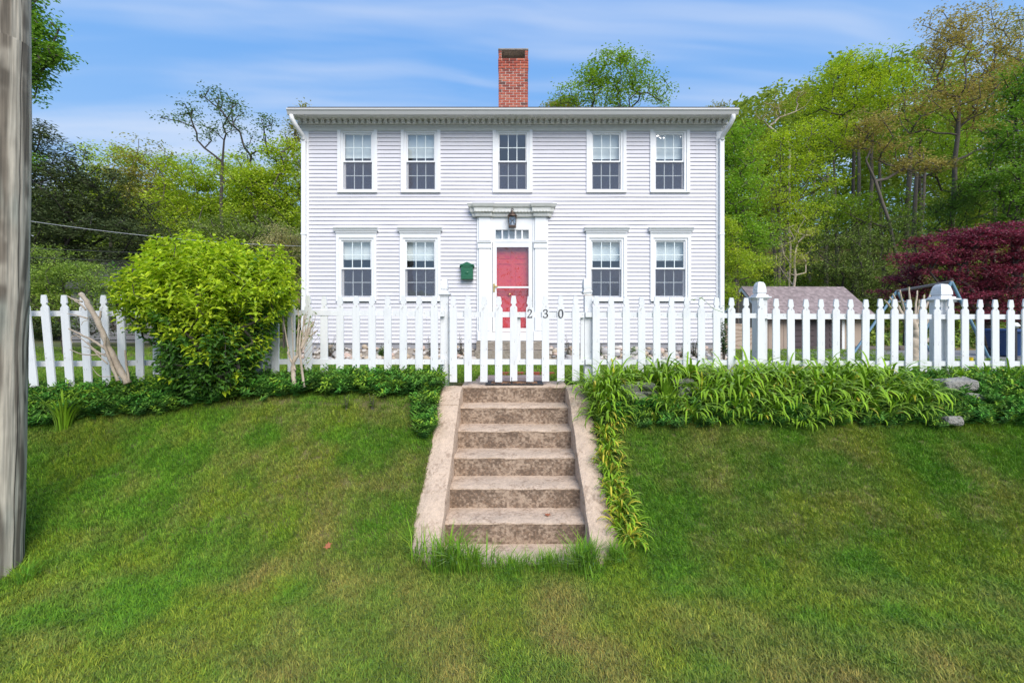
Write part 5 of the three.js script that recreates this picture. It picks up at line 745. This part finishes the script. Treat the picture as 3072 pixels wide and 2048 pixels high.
  T('japanese_maple', 'smaller dark red japanese maple by the swing frame', 1061, 2720, 17, 'red', [[2710, 840, 60, 28], [2740, 810, 40, 22], [2690, 880, 60, 25], [2760, 880, 70, 40]], { tips: 80, per: 70, spread: 0.36, flat: 0.28, size: 0.085, slim: 0.5, r: 0.08, bark: M.bark_dark });
  // trunks standing in the wood
  const tk = (px, py0, py1, d, r, k) => { const a = P(px, py0, d), b = P(px + k, py1, d), pts = []; a.y = gy(a.x, -d) - 0.3; for (let i = 0; i <= 6; i++) pts.push(a.clone().lerp(b, i / 6).add(V((hsh(px | 0, i, 9) - 0.5) * 0.2, 0, 0))); const m = mesh('tree_trunk', tube(pts.map(p => p.clone().sub(a)), pts.map((_, i) => r * (1 - 0.07 * i)), 7), M.bark_grey); m.position.copy(a); tag(m, 'bare dark tree trunk standing in the hillside wood', 'tree trunk', 'bare trunks in the wood'); };
  for (const [px, y1, d, r, k] of [[2570, 420, 36, 0.17, 10], [2605, 380, 39, 0.19, 16], [2650, 470, 37, 0.15, -8], [2710, 440, 35, 0.24, 20], [2725, 520, 33, 0.2, 30], [2755, 480, 38, 0.16, 24], [2330, 520, 33, 0.15, -14], [2348, 560, 33, 0.16, 8], [2480, 500, 37, 0.15, 5], [2515, 480, 40, 0.17, -10], [2850, 560, 36, 0.2, 14], [2980, 500, 38, 0.2, 10], [2430, 540, 38, 0.15, 12]]) tk(px, 760, y1, d, r, k);
  // the far wood as one mass
  const R = rng(1100), L = new Leaves(); for (let i = 0; i < 46; i++) { const a = rdir(R), k = 0.35 + 0.65 * R(), p = V(a.x * 1.3 * k, a.y * 0.75 * k, a.z * 1.0 * k), az = R() * 6.28, ax = V(Math.cos(az), (R() - 0.6) * 0.8, Math.sin(az)).normalize(), sd = V(-ax.z, R() - 0.5, ax.x).normalize(), q = 0.7 + 0.6 * R(); L.leaf(p, ax, sd, 0.42 * (0.6 + 0.7 * R()), 0.24, [q, q, q]); }
  const fw = L.geo(), list = [];
  for (let i = 0; i < 6500; i++) { const x = -70 + 150 * R(), d = 43 + 30 * R(), side = x > 0 ? sm(6, 40, x) : sm(-4, -40, x), top = x > 4 ? 8 + 13 * side : 5 + 5.5 * side; if (x > -9 && x < 12) { if (R() < 0.4) continue; } const u = R(), h = top * u; list.push([V(x, gy(x, -d) + h, -d), qy(R, 0.5), 0.8 + 0.9 * R(), mixc([0.14, 0.26, 0.025], [0.40, 0.46, 0.04], fbm(x * 0.12, h * 0.1 + d * 0.1, 3, 1110) * 1.4 - 0.2)]); }
  instanced('far_wood', fw, M.leaf, list, 'distant wood of spring green trees on the hill behind', 'wood');
  const under = []; for (let i = 0; i < 2600; i++) { const left = R() < 0.4, x = left ? -30 + 22 * R() : 9 + 38 * R(), d = left ? 20 + 18 * R() : 27 + 16 * R(); under.push([V(x, gy(x, -d) + 1.6 * R() * R(), -d), qy(R, 0.5), 0.45 + 0.45 * R(), mixc([0.10, 0.19, 0.02], [0.30, 0.40, 0.035], R())]); }
  instanced('undergrowth', fw, M.leaf, under, 'low green undergrowth covering the ground of the woods', 'undergrowth');
}
{ // trees across the street, behind the viewer; the windows mirror them
  const R = rng(1200); [[-9, 15, 6.0], [-3.5, 17, 7.0], [4.5, 16, 6.2], [10.5, 18, 7.4]].forEach(([x, z, h], i) => { const t = group('street_tree', 'leafy green tree across the street, seen mirrored in the house windows', 'tree', [x, gy(x, z), z], 'trees across the street'), tips = []; for (let k = 0; k < 70; k++) tips.push(inBlob(R, [V(0, h * 0.68, 0), [h * 0.42, h * 0.33, h * 0.4]], 2)); const n = limbs([0, 1, 2, 3, 4].map(k => V(0.05 * k, h * 0.16 * k, 0)), tips, R, 0.018); mesh('trunk', limbGeo(n, 0.2, 5), M.bark_dark, t); const L = new Leaves(); for (const p of tips) for (let j = 0; j < 40; j++) { const az = R() * 6.28, ax = V(Math.cos(az), R() - 0.7, Math.sin(az)).normalize(), sd = V(-ax.z, R() - 0.5, ax.x).normalize(), q = 0.7 + 0.6 * R(); L.leaf(p.clone().add(V(gauss(R) * 0.6, gauss(R) * 0.35, gauss(R) * 0.6)), ax, sd, 0.2, 0.12, [0.09 * q, 0.19 * q, 0.02]); } mesh('crown', L.geo(), M.leaf, t); });
}
// ---------------------------------------------------------------- outbuildings and yard things
{
  std('shed_wall', { roughness: 0.85, color: C(0.37, 0.29, 0.23), bumpMap: fineT, bumpScale: 0.003 }); std('garage_door', { roughness: 0.6, color: C(0.075, 0.055, 0.06) });
  std('shed_roof', { roughness: 0.95, color: C(1, 1, 1), map: tex(512, 512, (u, v) => { const r = Math.floor(v * 28), f = v * 28 - r, x = u * 20 + hsh(r, 3, 5) * 7, t = hsh(Math.floor(x), r, 7), k = (0.75 + 0.5 * t) * (f < 0.14 ? 0.55 : 1) * (0.85 + 0.3 * vnoise(u * 200, v * 200, 8, 200)); return [0.26 * k, 0.205 * k, 0.205 * k]; }), bumpMap: fineT, bumpScale: 0.004 });
  const d = 24, k = d / F, X = px => (px - 1536) * k, Y = py => EYE - (py - HY) * k;
  const sh = group('garden_shed', 'tan garden shed with brown shingle roof and dark panelled door', 'shed', [X(2292), Y(1060), -d]), w = (2604 - 2292) * k, hE = Y(931) - Y(1060), hR = 3.55, dp = 3.4;
  sh.rotation.y = 0.06; sh.position.y = Y(1062);
  const gp = new THREE.Shape([[0, -0.4], [0, hE], [dp / 2, hR], [dp, hE], [dp, -0.4]].map(p => new THREE.Vector2(...p)));
  for (const x of [0, w - 0.1]) mesh('gable_wall', new THREE.ExtrudeGeometry(gp, { depth: 0.1, bevelEnabled: false }).rotateY(Math.PI / 2).translate(x, 0, 0), M.shed_wall, sh);
  const dx0 = X(2376) - X(2292), dx1 = X(2536) - X(2292), dh = Y(956) - Y(1058);
  mesh('front_wall', [box(0.1, dx0, -0.4, hE, -0.1, 0), box(dx1, w - 0.1, -0.4, hE, -0.1, 0), box(dx0, dx1, dh, hE, -0.1, 0)], M.shed_wall, sh);
  for (let i = 0; i < 5; i++) mesh('batten', box(0.25 + i * 0.28, 0.29 + i * 0.28, -0.3, hE - 0.05, 0, 0.018), M.shed_wall, sh);
  mesh('back_wall', box(0.1, w - 0.1, -0.4, hE, -dp, -dp + 0.1), M.shed_wall, sh);
  const gd = sub('garage_door', sh); const cols = 4, rows = 6; mesh('leaf', box(dx0, dx1, 0, dh, -0.09, -0.05), M.garage_door, gd);
  for (let i = 0; i < cols; i++) for (let j = 0; j < rows; j++) { const a = lerp(dx0, dx1, (i + 0.12) / cols), b = lerp(dx0, dx1, (i + 0.88) / cols), y0 = lerp(0, dh, (j + 0.2) / rows), y1 = lerp(0, dh, (j + 0.8) / rows); mesh('panel', rbox(a, b, y0, y1, -0.052, -0.028, 0.012), M.garage_door, gd); }
  mesh('trim', [box(dx1 + 0.02, dx1 + 0.16, -0.3, hE - 0.02, -0.02, 0.03), box(w - 0.08, w + 0.02, -0.3, hE - 0.02, -0.08, 0.02)], M.white_trim, sh);
  const ev = 0.45, s = (hR - hE) / (dp / 2), yE = hE - ev * s + 0.12, rx0 = -0.25, rx1 = w + 0.35;
  for (const f of [0, 1]) { const z0 = f ? -dp - ev : ev, g = prism([[-dp / 2, hR + 0.14], [z0, yE + 0.02], [z0, yE - 0.04], [-dp / 2, hR + 0.06]], rx0, rx1); mesh('roof_slope', metric(g, 0.32), M.shed_roof, sh); }
  mesh('fascia', box(rx0, rx1, yE - 0.20, yE - 0.045, ev - 0.06, ev - 0.005), M.white_trim, sh);
  for (const [a, b] of [[ev, -dp / 2], [-dp - ev, -dp / 2]]) for (const x of [rx0, rx1 - 0.03]) mesh('rake_board', prism([[a, yE - 0.045], [b, hR + 0.055], [b, hR - 0.12], [a, yE - 0.20]], x, x + 0.03), M.white_trim, sh);
  // swing frame
  std('blue_paint', { roughness: 0.5, color: C(0.13, 0.24, 0.33) }); std('worn_metal', { roughness: 0.7, color: C(0.22, 0.19, 0.18) });
  const q = (px, py, dd) => P(px, py, dd), dl = 12.2, dr = 10.4, base = q(2780, 1085, 11.2); const sw = group('swing_frame', 'blue metal swing set frame on the lawn behind the fence', 'swing set', [base.x, gy(base.x, base.z), base.z]), o = sw.position, tl = q(2692, 873, dl), tr = q(2856, 845, dr), leg = (a, px, dd) => { const e = q(px, 1080, dd); e.y = gy(e.x, e.z); return tube([a.clone().sub(o), a.clone().lerp(e, 0.5).sub(o), e.sub(o)], 0.032, 8); };
  mesh('top_bar', tube([tl.clone().sub(o), tl.clone().lerp(tr, 0.5).sub(o), tr.clone().sub(o)], 0.034, 8), M.worn_metal, sw);
  for (const [a, px, dd] of [[tl, 2560, 12.0], [tl, 2792, 12.6], [tr, 2730, 10.6], [tr, 2968, 10.6]]) mesh('leg', leg(a, px, dd), M.blue_paint, sw);
  for (const [a, p0, p1, dd] of [[tl, 2655, 2722, 12.2], [tr, 2830, 2885, 10.5]]) mesh('brace', tube([q(p0, 905, dd).sub(o), q(p1, 905, dd).sub(o)], 0.02, 6), M.worn_metal, sw);
  // pollarded shrub behind the fence
  const e = 9.6, p = (x, y, z = 0) => P(x, y, e - z), pb = p(2745, 1080); pb.y = gy(pb.x, pb.z); const R = rng(55), ps = [[[pb, p(2742, 1045), p(2748, 1000), p(2738, 960)], 0.10, 0.06, 'trunk'], [[p(2745, 1000), p(2775, 975), p(2790, 940)], 0.05, 0.03], [[p(2748, 1040), p(2785, 1020), p(2812, 1000)], 0.05, 0.03]];
  for (const [x, y] of [[2655, 900], [2680, 880], [2700, 870], [2728, 860], [2752, 872], [2775, 885], [2795, 875], [2690, 905], [2670, 890], [2760, 900]]) ps.push([[p(2740, 985), p(lerp(2740, x, 0.5), 950, (R() - 0.5) * 0.3), p(x, y, (R() - 0.5) * 0.5)], 0.03, 0.014]);
  bare('pollarded_shrub', 'cut back shrub with thick pale stems and fresh lime leaves', 'shrub', pb, ps, M.bark_pale, 14, 9);
  // bin, lamp, bucket, ramp, edging
  std('bin_blue', { roughness: 0.45, color: C(0.02, 0.055, 0.16) }); std('yellow_plastic', { roughness: 0.4, color: C(0.75, 0.55, 0.01) }); std('black_plastic', { roughness: 0.5, color: C(0.03, 0.03, 0.035) });
  const bd = 11.2, bp = P(3024, 1085, bd); bp.y = gy(bp.x, bp.z); const bin = group('recycling_bin', 'blue wheeled recycling bin behind the far right pickets', 'bin', [bp.x, bp.y, bp.z]), bh = EYE - (990 - HY) * bd / F - bp.y;
  mesh('body', new THREE.CylinderGeometry(0.40, 0.30, bh - 0.06, 4, 1).rotateY(Math.PI / 4).scale(0.9, 1, 1.1).translate(0, (bh - 0.06) / 2 + 0.03, 0), M.bin_blue, bin); mesh('lid', rbox(-0.28, 0.28, bh - 0.05, bh + 0.03, -0.33, 0.36, 0.03, 2), M.bin_blue, bin);
  for (const s2 of [-1, 1]) mesh('wheel', new THREE.CylinderGeometry(0.1, 0.1, 0.06, 16).rotateZ(Math.PI / 2).translate(s2 * 0.24, 0.1, -0.25), M.black_plastic, bin);
  const lp = P(3046, 1060, 8.6); lp.y = gy(lp.x, lp.z); const lamp = group('garden_lamp_post', 'short dark garden post lamp with white cap by the blue bin', 'post lamp', [lp.x, lp.y, lp.z]), lh = EYE - (967 - HY) * 8.6 / F - lp.y;
  mesh('post', new THREE.CylinderGeometry(0.03, 0.035, lh - 0.1, 10).translate(0, (lh - 0.1) / 2, 0), M.black_plastic, lamp); mesh('cap', new THREE.LatheGeometry([[0, 0], [0.04, -0.005], [0.075, -0.06], [0.07, -0.075], [0.05, -0.08], [0.05, -0.11], [0, -0.11]].map(a => new THREE.Vector2(...a)), 16).translate(0, lh, 0), M.vinyl, lamp);
  const yb = P(2911, 1074, 9.4); yb.y = gy(yb.x, yb.z); const yk = group('yellow_bucket', 'small bright yellow toy bucket lying on the lawn', 'bucket', [yb.x, yb.y + 0.05, yb.z]); mesh('body', new THREE.CylinderGeometry(0.06, 0.045, 0.12, 14, 1, true), M.yellow_plastic, yk); mesh('rim', new THREE.TorusGeometry(0.06, 0.006, 6, 16).rotateX(Math.PI / 2).translate(0, 0.06, 0), M.yellow_plastic, yk); yk.rotation.z = 0.25;
  std('plywood', { roughness: 0.9, color: C(1, 1, 1), map: tex(512, 256, (u, v) => { const x = v * 9 + 2.2 * fbm(u * 3, v * 4, 4, 401, 3), k = 0.5 + 0.5 * Math.sin(x * 6.28); return mixc([0.42, 0.33, 0.26], [0.25, 0.18, 0.13], sm(0.5, 0.95, k) * 0.8); }) });
  const rd = 13.5, rp = P(2238, 1085, rd); rp.y = gy(rp.x, rp.z); const rm = group('plywood_screen', 'low plywood screen with swirling grain beside the shed', 'screen', [rp.x, rp.y, rp.z]); for (const [a, b, h] of [[-0.62, -0.02, 0.78], [0.0, 0.62, 0.66]]) mesh('board', metric(rbox(a, b, -0.1, h, -0.02, 0.02, 0.004), 0.9), M.plywood, rm); mesh('rail', box(-0.6, 0.6, 0.2, 0.29, -0.06, -0.021), M.cut_wood, rm);
  for (const [a, b, dd] of [[2555, 2690, 15.5], [2695, 2860, 15.2]]) { const g = tube([P(a, 1058, dd), P((a + b) / 2, 1059, dd), P(b, 1057, dd)].map(v => V(v.x, gy(v.x, v.z) + 0.09, v.z)), 0.11, 7); tag(mesh('edging_log', g, M.bark_grey), a < 2600 ? 'weathered log edging the driveway beside the shed' : 'weathered log edging the driveway behind the swing frame', 'log'); }
  // neighbour's grey shingled outbuilding
  std('grey_shingle', { roughness: 0.9, color: C(0.20, 0.19, 0.19), bumpMap: fineT, bumpScale: 0.006 });
  const nb = P(390, 1040, 17), nz = group('shingled_outbuilding', 'grey shingled outbuilding behind the shrubs left of the fence', 'outbuilding', [nb.x, gy(nb.x, nb.z), nb.z]); mesh('wall', [box(-2.2, 2.2, -0.2, 2.1, -3, -0.02)], M.grey_shingle, nz); for (let r = 0; r < 11; r++) mesh('shingle_course', prism([[-0.019, 0.12 + r * 0.18], [0.022, 0.12 + r * 0.18], [0.004, 0.30 + r * 0.18], [-0.019, 0.30 + r * 0.18]], -2.2, 2.2), M.grey_shingle, nz); for (const f of [0, 1]) mesh('roof_slope', prism([[-1.5, 3.2], [f ? -3.3 : 0.3, 2.05], [f ? -3.3 : 0.3, 2.0], [-1.5, 3.12]], -2.4, 2.4), M.roof_shingle, nz);
  // fallen leaves
  std('dead_leaf', { roughness: 0.9, color: C(0.33, 0.11, 0.05), side: THREE.DoubleSide });
  const lf = new THREE.Shape([[0, -0.03], [0.012, -0.012], [0.032, -0.014], [0.02, 0.004], [0.026, 0.026], [0.008, 0.018], [0, 0.034], [-0.01, 0.018], [-0.03, 0.022], [-0.02, 0.002], [-0.03, -0.016], [-0.012, -0.012]].map(a => new THREE.Vector2(...a))), lg = new THREE.ExtrudeGeometry(lf, { depth: 0.001, bevelEnabled: false }).rotateX(-Math.PI / 2); { const a = lg.attributes.position; for (let i = 0; i < a.count; i++) a.setY(i, a.getY(i) + 6 * (a.getX(i) ** 2)); lg.computeVertexNormals(); }
  const d1 = mesh('fallen_leaf', lg, M.dead_leaf); d1.position.set(P(1643, 1541, 4.2).x, -5 * RISE + 0.008, -4.2); tag(d1, 'brown fallen leaf lying on the lowest tread of the steps', 'leaf');
  const d2 = mesh('fallen_leaf', lg, M.dead_leaf), l2 = P(984, 1650, 3.75); d2.position.set(l2.x, gy(l2.x, -3.75) + 0.035, -3.75); d2.rotation.set(0.5, 1, 0.2); tag(d2, 'orange brown fallen leaf lying in the lawn', 'leaf');
}

renderer.render(scene, camera);
